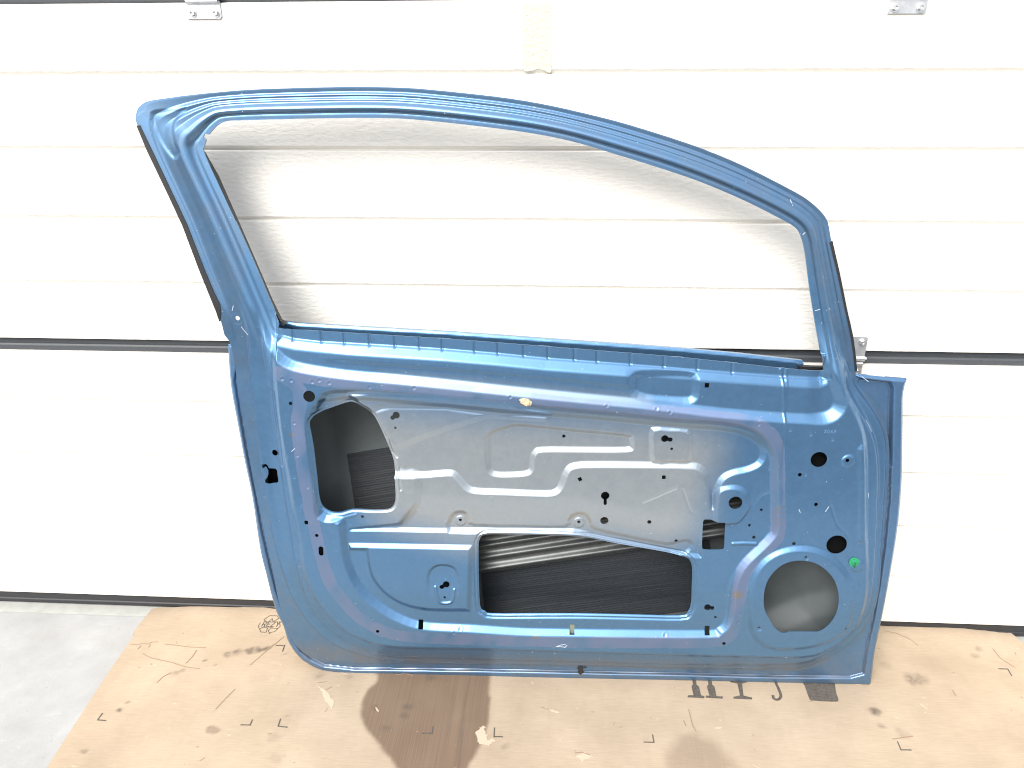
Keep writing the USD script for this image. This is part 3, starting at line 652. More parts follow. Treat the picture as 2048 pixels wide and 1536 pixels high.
C2 = np.array([(-0.508, 0.7242), (-0.5048, 0.6345), (-0.5012, 0.5959), (-0.5004, 0.5538), (-0.4975, 0.4935), (-0.4942, 0.4249), (-0.4897, 0.344), (-0.4844, 0.2584), (-0.4745, 0.1995), (-0.4613, 0.156), (-0.4411, 0.1232), (-0.3993, 0.0849), (-0.359, 0.0621), (-0.3219, 0.0517), (-0.233, 0.0496), (-0.064, 0.0499), (0.1095, 0.0492), (0.2738, 0.0494), (0.3697, 0.051), (0.4834, 0.06), (0.5193, 0.0778), (0.5505, 0.102), (0.5748, 0.1334), (0.5923, 0.1707), (0.5986, 0.222), (0.5949, 0.3048), (0.5862, 0.4046), (0.578, 0.472), (0.5649, 0.519), (0.5446, 0.5558), (0.5235, 0.5875), (0.5083, 0.6144), (0.4972, 0.65), (0.4005, 0.8486), (-0.1719, 1.0054), (-0.5058, 0.9263)])
C3 = np.array([(-0.4854, 0.7273), (-0.4863, 0.6386), (-0.4865, 0.5559), (-0.4832, 0.4895), (-0.478, 0.4312), (-0.4735, 0.3615), (-0.4668, 0.3053), (-0.4648, 0.2456), (-0.4514, 0.1946), (-0.4211, 0.1452), (-0.3892, 0.1128), (-0.3417, 0.0906), (-0.303, 0.0827), (-0.2446, 0.0815), (-0.0635, 0.0827), (0.1074, 0.0807), (0.3563, 0.08), (0.4813, 0.0824), (0.5262, 0.0992), (0.5557, 0.1251), (0.5761, 0.1613), (0.5837, 0.2093), (0.5806, 0.2612), (0.5697, 0.332), (0.5587, 0.4106), (0.5488, 0.4868), (0.5386, 0.5331), (0.5199, 0.574), (0.5017, 0.6052), (0.4866, 0.6537), (0.3959, 0.8502), (-0.1703, 1.0053), (-0.5006, 0.927)])
C1, C2, C3 = (np.vstack([curve(c_[:-3], False, 3), c_[-3:]]) for c_ in (C1, C2, C3))
# belt recess and window channel
BELT = curve([(-0.5208, 0.7608), (-0.5112, 0.7262), (-0.4986, 0.6929), (-0.4832, 0.6699), (-0.4653, 0.6531), (-0.437, 0.6426), (-0.363, 0.6316), (-0.2668, 0.6237), (-0.1866, 0.6164), (-0.0141, 0.5994), (0.1508, 0.5851), (0.2133, 0.5786), (0.2939, 0.5696), (0.3949, 0.5627), (0.4549, 0.5608), (0.4766, 0.5647), (0.4889, 0.5758), (0.4921, 0.5922), (0.4856, 0.6109), (0.4739, 0.6322), (0.4639, 0.6462), (0.4522, 0.6828), (0.4338, 0.751), (0.4132, 0.8498), (0.0687, 0.9825), (-0.33, 1.0358), (-0.5625, 0.982)], n=3)
BELTX = [(0.4342, 0.5941)][0][0]
FLANGE = np.array([(-0.4767, 0.6884), (-0.4496, 0.6823), (-0.4098, 0.6782), (-0.3141, 0.6728), (-0.1888, 0.6659), (-0.0938, 0.6587), (-0.0147, 0.6513), (0.1166, 0.6428), (0.2144, 0.6366), (0.3057, 0.6312), (0.3968, 0.6259), (0.4557, 0.623), (0.467, 0.6294), (0.4485, 0.7628), (0.0724, 0.9267), (-0.3434, 0.9257), (-0.491, 0.7383)])
FOLD = np.array([(-0.4818, 0.6987), (-0.4496, 0.69), (-0.4098, 0.6858), (-0.3141, 0.6813), (-0.1888, 0.6744), (-0.0938, 0.6672), (-0.0148, 0.6599), (0.1165, 0.6513), (0.2142, 0.6442), (0.3057, 0.637), (0.397, 0.6308), (0.4644, 0.6279), (0.4744, 0.6307), (0.4493, 0.7625), (0.0726, 0.9266), (-0.3438, 0.9256), (-0.4917, 0.738)])
SHELF = np.array([(-0.4098, 0.6558), (-0.3656, 0.6544), (-0.3083, 0.6505), (-0.1879, 0.6427), (-0.102, 0.6355), (-0.0145, 0.6283), (0.0817, 0.6185), (0.1515, 0.612), (0.157, 0.6759), (-0.0928, 0.7264), (-0.4024, 0.7588)])
POCKET_B = curve([(0.1376, 0.6314), (0.1536, 0.637), (0.2008, 0.6375), (0.2334, 0.6361), (0.2442, 0.6281), (0.2459, 0.6029), (0.2414, 0.5919), (0.2252, 0.5889), (0.1775, 0.5911), (0.1469, 0.5971), (0.1359, 0.6106)], n=2)
RING = curve([(-0.4051, 0.5888), (-0.3956, 0.5972), (-0.3644, 0.6012), (-0.2851, 0.5976), (-0.187, 0.5897), (-0.1012, 0.5825), (-0.0138, 0.5744), (0.1169, 0.5642), (0.2144, 0.5545), (0.2906, 0.551), (0.3361, 0.5424), (0.3615, 0.5279), (0.3788, 0.5086), (0.3895, 0.4787), (0.3981, 0.4067), (0.4024, 0.3526), (0.3971, 0.3334), (0.3771, 0.3067), (0.3566, 0.2817), (0.3434, 0.2546), (0.3377, 0.2231), (0.3378, 0.1753), (0.3324, 0.1504), (0.3204, 0.1359), (0.2993, 0.1288), (0.1439, 0.1257), (0.0013, 0.1241), (-0.0656, 0.1245), (-0.1519, 0.1289), (-0.2288, 0.1312), (-0.2672, 0.1391), (-0.3096, 0.161), (-0.3464, 0.1937), (-0.37, 0.2328), (-0.3823, 0.28), (-0.3851, 0.3419), (-0.3928, 0.3519), (-0.4257, 0.3614), (-0.4277, 0.4115), (-0.433, 0.5371), (-0.416, 0.5729)], n=3)
MID = curve([(-0.4133, 0.5675), (-0.3944, 0.5817), (-0.3405, 0.5871), (-0.1882, 0.577), (-0.0137, 0.5616), (0.1182, 0.5513), (0.2164, 0.5425), (0.2933, 0.538), (0.3376, 0.5284), (0.3633, 0.5128), (0.3718, 0.496), (0.3667, 0.475), (0.3475, 0.4632), (0.3217, 0.4561), (0.3048, 0.4452), (0.2966, 0.4256), (0.2934, 0.3961), (0.2893, 0.3911), (0.2786, 0.4399), (0.2637, 0.4638), (0.2386, 0.4682), (0.1837, 0.4682), (0.0859, 0.4676), (0.0413, 0.4649), (0.0263, 0.4531), (0.0169, 0.4256), (0.0081, 0.4136), (-0.0118, 0.4093), (-0.0845, 0.411), (-0.1346, 0.4121), (-0.1528, 0.4177), (-0.1644, 0.4303), (-0.1769, 0.4448), (-0.1932, 0.4465), (-0.2389, 0.4418), (-0.2938, 0.4399), (-0.3678, 0.4288), (-0.4211, 0.4574)], n=3)
POCK = curve([(-0.1159, 0.5081), (-0.1114, 0.5215), (-0.089, 0.5313), (-0.0685, 0.5373), (-0.04, 0.5367), (0.0489, 0.5286), (0.1306, 0.5213), (0.1397, 0.5148), (0.1411, 0.5025), (0.1317, 0.4947), (0.0498, 0.4934), (-0.0173, 0.4924), (-0.0307, 0.4864), (-0.035, 0.4728), (-0.0367, 0.4563), (-0.0448, 0.4464), (-0.0756, 0.443), (-0.1011, 0.4435), (-0.1119, 0.4502), (-0.1154, 0.4696)], n=3)
KEYPAD = curve([(0.1758, 0.5354), (0.2063, 0.5367), (0.2379, 0.5344), (0.2426, 0.5157), (0.2447, 0.4826), (0.2383, 0.4739), (0.2099, 0.4744), (0.1799, 0.4739), (0.1756, 0.5053)], n=2)
USTRIP = np.array([(-0.3569, 0.5946), (-0.3211, 0.6005), (-0.1873, 0.5948), (-0.0751, 0.5843), (-0.0049, 0.5622), (-0.1016, 0.5627), (-0.1878, 0.5741), (-0.287, 0.5742), (-0.3048, 0.5721), (-0.3213, 0.5635), (-0.3404, 0.5726)])
TRI = np.array([(-0.3222, 0.5622), (-0.2878, 0.5729), (-0.1883, 0.5723), (-0.1018, 0.5595), (-0.0135, 0.5514), (-0.1151, 0.5556), (-0.1911, 0.5301), (-0.2456, 0.5085), (-0.2879, 0.4906)])
LOWSTEP = curve([(-0.3816, 0.3379), (-0.3676, 0.3381), (-0.2882, 0.3397), (-0.2643, 0.3565), (-0.2456, 0.388), (-0.2419, 0.4425), (-0.2655, 0.444), (-0.2838, 0.4418), (-0.3321, 0.3914), (-0.4083, 0.3598), (-0.3999, 0.3447)], n=2)
LOWX = [(-0.3715, 0.3503)][0][0]
S2 = np.array([(-0.3713, 0.3309), (-0.3169, 0.332), (-0.233, 0.3316), (-0.1382, 0.3325), (-0.0385, 0.3346), (0.0415, 0.3341), (0.0646, 0.3295), (0.1228, 0.3154), (0.1737, 0.3042), (0.2201, 0.2939), (0.2754, 0.2889), (0.2703, 0.3619), (0.2826, 0.4408), (0.1731, 0.4965), (-0.1829, 0.491), (-0.2494, 0.392), (-0.279, 0.345)])
GROOVE = curve([(-0.1877, 0.3295), (-0.1843, 0.3561), (-0.1767, 0.3663), (-0.1665, 0.3695), (-0.1564, 0.3657), (-0.1511, 0.3526), (-0.142, 0.3416), (-0.057, 0.3413), (0.0258, 0.3419), (0.0329, 0.3562), (0.04, 0.3665), (0.0526, 0.3707), (0.0655, 0.3659), (0.0723, 0.352), (0.0809, 0.339), (0.1363, 0.3259), (0.1964, 0.3139), (0.2194, 0.3113), (0.2481, 0.32), (0.2606, 0.3101), (0.248, 0.2934), (0.2205, 0.2928), (0.1741, 0.3021), (0.1231, 0.3133), (0.0647, 0.3275), (0.0416, 0.3326), (-0.0385, 0.3325), (-0.1124, 0.331)], n=2)
PADL = np.array([(-0.3741, 0.2999), (-0.3505, 0.3004), (-0.1476, 0.3006), (-0.1489, 0.2736), (-0.1534, 0.168), (-0.1945, 0.167), (-0.2376, 0.1681), (-0.2804, 0.179), (-0.3147, 0.2041), (-0.335, 0.2378), (-0.3405, 0.2777), (-0.3416, 0.2923), (-0.3745, 0.2926)])
PADL = np.vstack([PADL[:5], curve(PADL[5:12], False, 5), PADL[12:]])
ARCH = curve([(-0.2311, 0.1691), (-0.23, 0.207), (-0.229, 0.2391), (-0.2229, 0.254), (-0.2113, 0.2622), (-0.1972, 0.2635), (-0.1832, 0.2602), (-0.1749, 0.2498), (-0.1724, 0.2319), (-0.1731, 0.1976), (-0.1746, 0.1705)], n=3)
UBEAD = curve([(-0.2161, 0.2171), (-0.2136, 0.2043), (-0.2102, 0.1904), (-0.2046, 0.1841), (-0.1912, 0.1844), (-0.1845, 0.1889), (-0.1814, 0.2008), (-0.1802, 0.2126)], False)
DISCB = curve([(0.2944, 0.4079), (0.2979, 0.4206), (0.308, 0.4276), (0.3255, 0.4299), (0.3401, 0.4253), (0.3499, 0.4138), (0.355, 0.3962), (0.3535, 0.3824), (0.3465, 0.3704), (0.3375, 0.3592), (0.3153, 0.3568), (0.299, 0.3575), (0.2953, 0.3833)], n=3)
SPKR = curve([(0.368, 0.2065), (0.3687, 0.24), (0.3763, 0.2671), (0.3905, 0.29), (0.4123, 0.3067), (0.4419, 0.3154), (0.4733, 0.3141), (0.5014, 0.3026), (0.5263, 0.2807), (0.5462, 0.2504), (0.5574, 0.2111), (0.5601, 0.1742), (0.5531, 0.1494), (0.5333, 0.1295), (0.5, 0.1133), (0.4654, 0.1058), (0.4263, 0.1047), (0.4022, 0.1128), (0.3847, 0.132), (0.3735, 0.164)], n=3)
RIDGE_R = np.array([(0.5366, 0.5057), (0.5463, 0.4493), (0.5528, 0.3915), (0.558, 0.3373)])
LDENT = np.array([(-0.4958, 0.5978), (-0.4951, 0.5561), (-0.4934, 0.5041), (-0.4912, 0.4559)])
TABS = [[(a, b + 0.002), (a + 0.0005, b - 0.021)] for a, b in [(-0.4524, 0.7098), (-0.403, 0.7066), (-0.3633, 0.7043), (-0.3192, 0.702), (-0.2752, 0.6997), (-0.2322, 0.6974), (-0.1927, 0.6951), (-0.1366, 0.692), (-0.0964, 0.6888), (-0.0518, 0.6856), (-0.0099, 0.6824), (0.0355, 0.6793), (0.0747, 0.6761), (0.1321, 0.6722), (0.1895, 0.6683), (0.2468, 0.6634), (0.3067, 0.6578), (0.3953, 0.6479)]]
SEAM = [(0.3885, 0.6455), (0.3928, 0.6277), (0.3972, 0.5917), (0.4001, 0.5626), (0.4063, 0.4994), (0.415, 0.4033)]
rimlow = Polygon(open_low).buffer(8.5 * PXM)
rimleft = Polygon(open_left).buffer(5 * PXM)
bosses = np.array([(-0.1666, 0.3503), (0.0512, 0.3505), (-0.553, 0.7242), (0.5158, 0.4858), (0.5568, 0.2818), (0.4628, 0.2981), (0.5528, 0.15), (0.3919, 0.149)])
beadA = [[(-0.294, 0.5154), (-0.2921, 0.4982), (-0.2881, 0.4857), (-0.2795, 0.4752)], [(-0.2748, 0.4559), (-0.2755, 0.4402), (-0.2761, 0.4254), (-0.2738, 0.4146)]]
DIAG2 = [[(0.1656, 0.3967), (0.1866, 0.4069), (0.2041, 0.4161), (0.2232, 0.4252)], [(0.3887, 0.4213), (0.3735, 0.4133), (0.358, 0.3874), (0.3407, 0.3593), (0.3178, 0.3528)], [(0.2349, 0.4225), (0.2447, 0.3962), (0.2529, 0.3795), (0.265, 0.3738), (0.2857, 0.3732)], [(0.496, 0.3997), (0.5059, 0.3754), (0.5149, 0.3588), (0.533, 0.3413), (0.539, 0.3214), (0.5388, 0.3012)]]
BRIGHTS = [[(0.3324, 0.3169), (0.354, 0.3183), (0.3739, 0.3177)], [(-0.4047, 0.3496), (-0.3801, 0.3552), (-0.3592, 0.3617)]]
FRAME_TOP_OUT = curve(np.array(frame_out), False, 3)
FRAME_IN = curve(np.vstack([win_top[::6], WIN_U[3::4]]), False)
# centre line of the frame pillars: full frame profile above, body below
mm = 1e-3


def frame_profile(t, left):
    top = np.interp(t, [0, .025, .16, .235, .33, .395, .48, .60, .68, .73, .80, .83, .88, 1], [-28.4, -28.4, -29.5, -26.0, -27.2, -24.0, -24.6, -19.3, -18, -18.7, -24.2, -25.2, -24.6, -25])
    lef = np.interp(t, [0, .02, .14, .19, .24, .40, .50, .58, .65, .71, .77, .83, .89, 1], [-28, -27.8, -27.5, -29.5, -29, -25.5, -22, -18.5, -18, -20, -24.5, -25.5, -24.5, -25])
    return top * (1 - left) + lef * left


LEFT_EDGE = np.array([(-0.5797, 0.6945), (-0.6066, 0.8084), (-0.627, 0.8843), (-0.6716, 1.0055), (-0.6834, 1.0407), (-0.6856, 1.0546)])
TOP_EDGE = np.array([(-0.6587, 1.0817), (-0.5836, 1.091), (-0.5013, 1.0976), (-0.4199, 1.1004), (-0.2893, 1.1015), (-0.0996, 1.0868)])
RIGHTX = 0.2
CORNER = curve([(-0.6585, 1.0625), (-0.6316, 1.0671), (-0.601, 1.0693), (-0.6149, 1.0564), (-0.623, 1.0441), (-0.6248, 1.0303), (-0.6217, 1.0155), (-0.6161, 1.0007), (-0.6287, 0.9929), (-0.6452, 1.0132), (-0.6557, 1.0403)], n=3)
VB = np.array([(-0.5467, 0.6209), (-0.5332, 0.7536), (0.5053, 0.5976), (0.4801, 0.7362)])


def height(p, parts=None):
    """Height of the stamped inner panel over its main face, in metres."""
    h = np.zeros(len(p))
    # shut faces
    h += -10 * (1 - inside_step(p, C3, 0.014))
    h += -12 * (1 - inside_step(p, C2, 0.011))
    h += -9 * (1 - inside_step(p, C1, 0.006))
    dl = seg_dist(p, C3, True)
    h += -8 * smooth01(dl / 0.045) * (1 - inside_step(p, C3, 0.004))
    # belt
    belt = inside_step(p, BELT, 0.019 + 0.005 * smooth01((p[:, 0] - BELTX) / 0.045))
    h += (-9 - 3.5 * smooth01((p[:, 0] - BELTX) / 0.03)) * belt
    h += -7 * inside_step(p, FLANGE, 0.021)
    h += -2.4 * inside_step(p, FOLD, 0.004)
    h += 3.4 * inside_step(p, SHELF, 0.010) * smooth01((p[:, 0] - SHELF[0, 0]) / 0.07) * smooth01((SHELF[7, 0] - p[:, 0]) / 0.03) * (1 - inside_step(p, FLANGE, 0.021))
    h += -6 * inside_step(p, POCKET_B, 0.016)
    for t_ in TABS:
        h += -1.6 * bead(p, t_, 0.0065)
    h += 1.3 * bead(p, SEAM, 0.006) - 0.9 * smooth01((p[:, 0] - SEAM[3][0]) / 0.003) * smooth01((p[:, 1] - SEAM[5][1]) / 0.1)
    # recessed middle
    ring = inside_step(p, RING, 0.016)
    h += -9 * ring
    h += -6 * inside_step(p, MID, 0.013)
    h += -5 * inside_step(p, POCK, 0.011)
    h += 4 * inside_step(p, KEYPAD, 0.010)
    h += 3 * inside_step(p, TRI, 0.016) + 5.5 * inside_step(p, USTRIP, 0.013) * ring
    h += 3.0 * inside_step(p, LOWSTEP, 0.018) * smooth01((p[:, 0] - LOWX) / 0.05)
    h += -5.0 * inside_step(p, S2, 0.011) * smooth01(1 - seg_dist(p, S2[:11]) / 0.075)
    h += -3.2 * inside_step(p, GROOVE, 0.010)
    h += 5.5 * inside_step(p, PADL, 0.011)
    h += -2.6 * inside_step(p, ARCH, 0.006) * smooth01(1.2 - (ARCH[:, 1].max() - p[:, 1]) / 0.06)
    h += 2.2 * bead(p, UBEAD, 0.0075)
    h += 4.5 * inside_step(p, DISCB, 0.010)
    h += 5.5 * inside_step(p, SPKR, 0.013)
    h += 2.0 * bead(p, RIDGE_R, 0.022)
    h += -4.5 * bead(p, LDENT, 0.010)
    for ring_, d_, w_ in ((rimlow, -4, 0.006), (rimleft, -2.0, 0.005)):
        h += d_ * inside_step(p, np.array(ring_.exterior.coords)[:-1], w_)
    h += 2.6 * bead(p, np.array(Polygon(open_low).buffer(4.5 * PXM).exterior.coords)[:-1], 0.006, True)
    for c, r, a in zip(bosses, (0.012, 0.012, 0.0125, 0.0125, 0.013, 0.006, 0.006, 0.006), (1.5, 1.5, 3.5, 1.6, 2.2, -1.2, -1.2, -1.2)):
        d = np.linalg.norm(p - c, axis=1)
        h += a * smooth01((r - d) / 0.004)
    for l_ in beadA:
        h += -1.6 * bead(p, l_, 0.0065)
    for l_ in DIAG2:
        h += -0.55 * bead(p, curve(l_, False), 0.007)
    for l_, a_ in zip(BRIGHTS, (2.2, 1.1)):
        h += a_ * bead(p, l_, 0.010)
    for c in WELDS:
        d2 = ((p - c) ** 2).sum(1)
        h += -0.6 * np.exp(-d2 / 0.0023 ** 2) + 0.2 * np.exp(-(np.sqrt(d2) - 0.0042) ** 2 / 0.0013 ** 2)
    # window frame
    near = np.flatnonzero(p[:, 1] > VB[:, 1].min() - 0.05)
    if len(near):
        q = p[near]
        do, di = seg_dist(q, FRAME_TOP_OUT), seg_dist(q, FRAME_IN)
        dl_, dt_ = seg_dist(q, LEFT_EDGE), seg_dist(q, TOP_EDGE)
        do = np.maximum(do - 0.014 * np.log1p(np.exp(-np.abs(dl_ - dt_) / 0.014)), 0)
        t = do / np.maximum(do + di, 1e-6)
        lw = smooth01(0.5 + (dt_ - dl_) / 0.09) * smooth01((RIGHTX - q[:, 0]) / 0.2)
        fp = frame_profile(t, lw)
        mid = VB[:, 0].mean()
        v0 = np.where(q[:, 0] < mid, VB[0, 1], VB[2, 1]); v1 = np.where(q[:, 0] < mid, VB[1, 1], VB[3, 1])
        w = smooth01((q[:, 1] - v0) / (v1 - v0))
        w = np.where((q[:, 0] > FLANGE[0, 0] - 0.004) & (q[:, 0] < FLANGE[11, 0] + 0.004) & (q[:, 1] < np.interp(q[:, 0], win_belt[:, 0], win_belt[:, 1]) + 0.03), 0, w)
        fp = fp - 1.6 * inside_step(q, CORNER, 0.007)
        hb = h[near]
        h[near] = hb * (1 - w) + fp * w
    return h * mm


WELDS = np.array([(-0.4718, 0.6234), (-0.4561, 0.6208), (-0.4192, 0.6185), (-0.3193, 0.6097), (-0.2413, 0.6097), (-0.074, 0.5954), (0.0936, 0.5811), (0.4104, 0.5414), (0.4463, 0.5336), (0.4849, 0.5249), (0.5346, 0.5173), (-0.4571, 0.5422), (-0.4566, 0.4803), (-0.4759, 0.4781), (-0.4655, 0.4383), (-0.458, 0.3819), (-0.4422, 0.419), (-0.4066, 0.6214), (-0.3893, 0.617), (0.1792, 0.5767), (0.2028, 0.5706), (0.3555, 0.5507), (0.5558, 0.2138), (0.5801, 0.2092), (0.5664, 0.2454), (0.5752, 0.1613), (-0.1709, 0.1275), (-0.1826, 0.1206), (-0.3387, 0.1484), (0.3841, 0.4652), (0.4457, 0.4586), (0.3528, 0.1576), (0.2193, 0.1247), (0.2306, 0.092)])

P2, T, bd = grid_sheet(PANELP, 0.00135)
hp = height(P2)
mids = P2[bd].mean(1)
outer_d = cKDTree(outline).query(mids)[0] < 0.012
win_d = (cKDTree(window).query(mids)[0] < 0.010)
dep = np.where(outer_d, np.where(mids[:, 1] > VB[:, 1].min(), 0.013, 0.004), np.where(win_d, 0.003, 0.0014))
V, F, src = skirted(P2, T, bd, place(P2, hp), dep, -DN)
# tint: r = thin paint over primer, g = adhesive haze, b = grime
bare = inside_step(P2, curve([(-0.3586, 0.5822), (-0.2704, 0.5629), (-0.093, 0.5484), (0.1711, 0.5409), (0.2589, 0.5328), (0.2964, 0.4977), (0.2831, 0.44), (0.2777, 0.3909), (0.2631, 0.3406), (0.2104, 0.309), (0.1183, 0.3173), (0.0447, 0.3209), (-0.1406, 0.3068), (-0.2149, 0.3207), (-0.2796, 0.3399), (-0.316, 0.3596), (-0.3494, 0.4291), (-0.3801, 0.5255)]), 0.11)
belt_grey = inside_step(P2, curve([(-0.3028, 0.6306), (-0.1801, 0.6247), (-0.0056, 0.6095), (0.125, 0.5974), (0.1687, 0.5889), (0.1256, 0.5837), (-0.0928, 0.5993), (-0.2682, 0.6155)]), 0.03)
strip = np.array([(-0.4754, 0.6348), (-0.4059, 0.6238), (-0.3011, 0.6159), (-0.1861, 0.6064), (-0.014, 0.5886), (0.1161, 0.5756), (0.2129, 0.5678), (0.2976, 0.5598), (0.3542, 0.5496), (0.3872, 0.5177), (0.3992, 0.4472), (0.4087, 0.3498), (0.4013, 0.3246), (0.3727, 0.2936), (0.3541, 0.2572), (0.3493, 0.2047), (0.3477, 0.1567), (0.3228, 0.118), (0.1915, 0.11), (0.0015, 0.1059), (-0.1904, 0.1084), (-0.2868, 0.1125), (-0.3438, 0.1353), (-0.3893, 0.1811), (-0.419, 0.2394), (-0.4318, 0.3122), (-0.4426, 0.3931), (-0.4485, 0.4716), (-0.4514, 0.5383), (-0.4427, 0.6033)])
wav = meshkit.fbm(np.column_stack([P2 * 45, np.zeros(len(P2))]), 3, 21)
strip = curve(strip, n=4)
tape = smooth01(1.45 - (seg_dist(P2, strip, True) + (wav - 0.5) * 0.004) / 0.0105)
bands = meshkit.noise(np.column_stack([P2 @ np.array([[1, 1], [0.4, -0.8]]) * 28, np.zeros(len(P2))]), 8)
tape = smooth01((tape - 0.15) / 0.12) * np.clip(0.4 + 1.3 * (bands - 0.3), 0.08, 0.75)
tape = np.where(np.isin(np.arange(len(P2)), []), 0, tape)
rust = np.zeros(len(P2))
for c, r_ in zip([(-0.463, 0.5208), (0.4056, 0.3936), (0.4056, 0.3848), (0.4069, 0.371), (0.4068, 0.3631), (0.3476, 0.2167), (-0.0272, 0.1155)], (.0035, .003, .0028, .0025, .0025, .008, .004)):
    rust = np.maximum(rust, smooth01(1.5 - np.linalg.norm(P2 - c, axis=1) / r_) * 0.75)
low = smooth01((0.075 - (P2[:, 1] - outline[:, 1].min())) / 0.06) * (0.25 + 0.35 * wav)
edgeg = (1 - inside_step(P2, C1, 0.004)) * 0.25 * wav
for ring_ in (C1, C2):
    edgeg = np.maximum(edgeg, bead(P2, ring_, 0.006, True) * 0.45 * smooth01((wav - 0.35) * 4) * smooth01((0.5 - P2[:, 1]) / 0.2))
tint = np.column_stack([np.clip(np.maximum(bare * 0.93, belt_grey * 0.55), 0, 1), np.clip(tape * (1 - bare * 0.6), 0, 1), np.clip(np.maximum.reduce([rust, low, edgeg]), 0, 0.85)])
obj("inner_panel", (V, F), PAINT, CD, smooth=True, tint=tint[src], label="stamped blue inner panel and window frame, full of holes")

# black film along the rear pillar and along the front pillar
film_l = np.array([(-0.6849, 1.0431), (-0.6798, 1.0438), (-0.6784, 1.0392), (-0.6701, 1.0173), (-0.6577, 0.9841), (-0.6395, 0.935), (-0.621, 0.8841), (-0.6003, 0.8099), (-0.5881, 0.771), (-0.5798, 0.7501), (-0.5798, 0.7342), (-0.5841, 0.7191), (-0.5874, 0.7368), (-0.6084, 0.8081), (-0.6288, 0.8841), (-0.6465, 0.9334), (-0.6734, 1.0055)])
film_r = np.array([(0.451, 0.8596), (0.4544, 0.862), (0.4729, 0.8086), (0.493, 0.7453), (0.5083, 0.7022), (0.5169, 0.6733), (0.5254, 0.6396), (0.523, 0.6387), (0.5147, 0.6706), (0.5049, 0.7022), (0.4901, 0.7453), (0.4698, 0.8077)])
for fl_ in (film_l, film_r):
    p_, t_, b_ = grid_sheet(Polygon(fl_).buffer(0).buffer(0.0005), 0.0016)
    hf = height(p_) + 0.0012
    v_, f_, _ = skirted(p_, t_, b_, place(p_, hf), np.full(len(b_), 0.006), -DN)
    obj("black_film", (v_, f_), BLACK, CD, smooth=True)

# window seal on the rear edge of the opening, belt seal of the outer skin
sl_ = np.array([(-0.581, 1.0031), (-0.5644, 0.9579), (-0.538, 0.8881), (-0.5152, 0.8247), (-0.4943, 0.7612), (-0.4795, 0.7201), (-0.4714, 0.7122), (-0.4667, 0.7158), (-0.4759, 0.7219), (-0.4902, 0.7578), (-0.5107, 0.8179), (-0.5347, 0.8873), (-0.562, 0.9643)])
p_, t_, b_ = grid_sheet(Polygon(sl_).buffer(0), 0.003)
v_, f_, _ = skirted(p_, t_, b_, place(p_, np.full(len(p_), -0.026)), np.full(len(b_), 0.012), -DN)
obj("window_seal", (v_, f_), SEALM, CD, smooth=30)
bf = np.array([(-0.4921, 0.7134), (-0.46, 0.7091), (-0.3181, 0.7021), (-0.1912, 0.696), (-0.0151, 0.6848), (0.2166, 0.6702), (0.3294, 0.6609), (0.4414, 0.6493), (0.4428, 0.6365), (0.4039, 0.6139), (0.219, 0.6303), (-0.0146, 0.6445), (-0.1921, 0.6574), (-0.4918, 0.6748)])
p_, t_, b_ = grid_sheet(Polygon(bf).buffer(0), 0.003)
vtop = np.interp(p_[:, 0], bf[:8, 0], bf[:8, 1])
v_, f_, s_ = skirted(p_, t_, b_, place(p_, -0.061 - 0.003 * smooth01(1 - (vtop - p_[:, 1]) / 0.004) - 0.12 * np.clip(vtop - p_[:, 1], 0, 0.02)), np.full(len(b_), 0.010), -DN)
obj("belt_flange", (v_, f_), PAINT, CD, smooth=True, tint=np.zeros((len(v_), 3)), label="dark blue upper edge of the outer skin at the belt line")
bs = np.array([(0.4322, 0.6424), (0.4799, 0.6411), (0.4817, 0.6256), (0.4337, 0.6287)])
m_ = prism(Polygon(bs), 0, 0.012)
m_.vertices = place(m_.vertices[:, :2], m_.vertices[:, 2] - 0.062)
obj("belt_seal", m_, SEALM, CD)

# ------------------------------------------------------------------ outer skin: hem all round and the bulged sheet behind
skin_out = np.vstack([curve([(-0.5795, 0.673), (-0.5819, 0.5986), (-0.5764, 0.5171), (-0.5711, 0.449), (-0.5639, 0.3769), (-0.5594, 0.2718), (-0.5526, 0.2177), (-0.5417, 0.1402), (-0.5282, 0.0985), (-0.5211, 0.0629), (-0.5053, 0.0319), (-0.4864, 0.013), (-0.4568, -0.0021), (-0.4062, -0.0089), (-0.3298, -0.0102), (-0.2028, -0.0088), (-0.0667, -0.0083), (0.1034, -0.0068), (0.2819, -0.005), (0.405, -0.0048), (0.5273, -0.0046)], False, 4), np.array([(0.6324, -0.0037), (0.635, -0.0013), (0.6346, 0.0126)]),
                      curve([(0.6333, 0.0629), (0.6341, 0.0934), (0.6364, 0.1402), (0.6389, 0.2184), (0.6398, 0.2921), (0.639, 0.3567), (0.6339, 0.4314), (0.6263, 0.4914), (0.6191, 0.5481), (0.6136, 0.5898), (0.6136, 0.6109)], False, 4), np.array([(0.6158, 0.6228), (0.6151, 0.6246)]), np.array([(0.5909, 0.6261), (0.5363, 0.6309), (0.4737, 0.6366), (0.3432, 0.6478), (0.2141, 0.6609), (-0.015, 0.6749), (-0.1891, 0.6858), (-0.4699, 0.7013), (-0.5187, 0.7054)])])
SK = Polygon(skin_out).buffer(0)
if SK.geom_type != "Polygon":
    SK = max(SK.geoms, key=lambda g: g.area)
core = OUT.buffer(-0.022)
HEM = SK.difference(core)
HEM = max(HEM.geoms, key=lambda g: g.area) if HEM.geom_type != "Polygon" else HEM
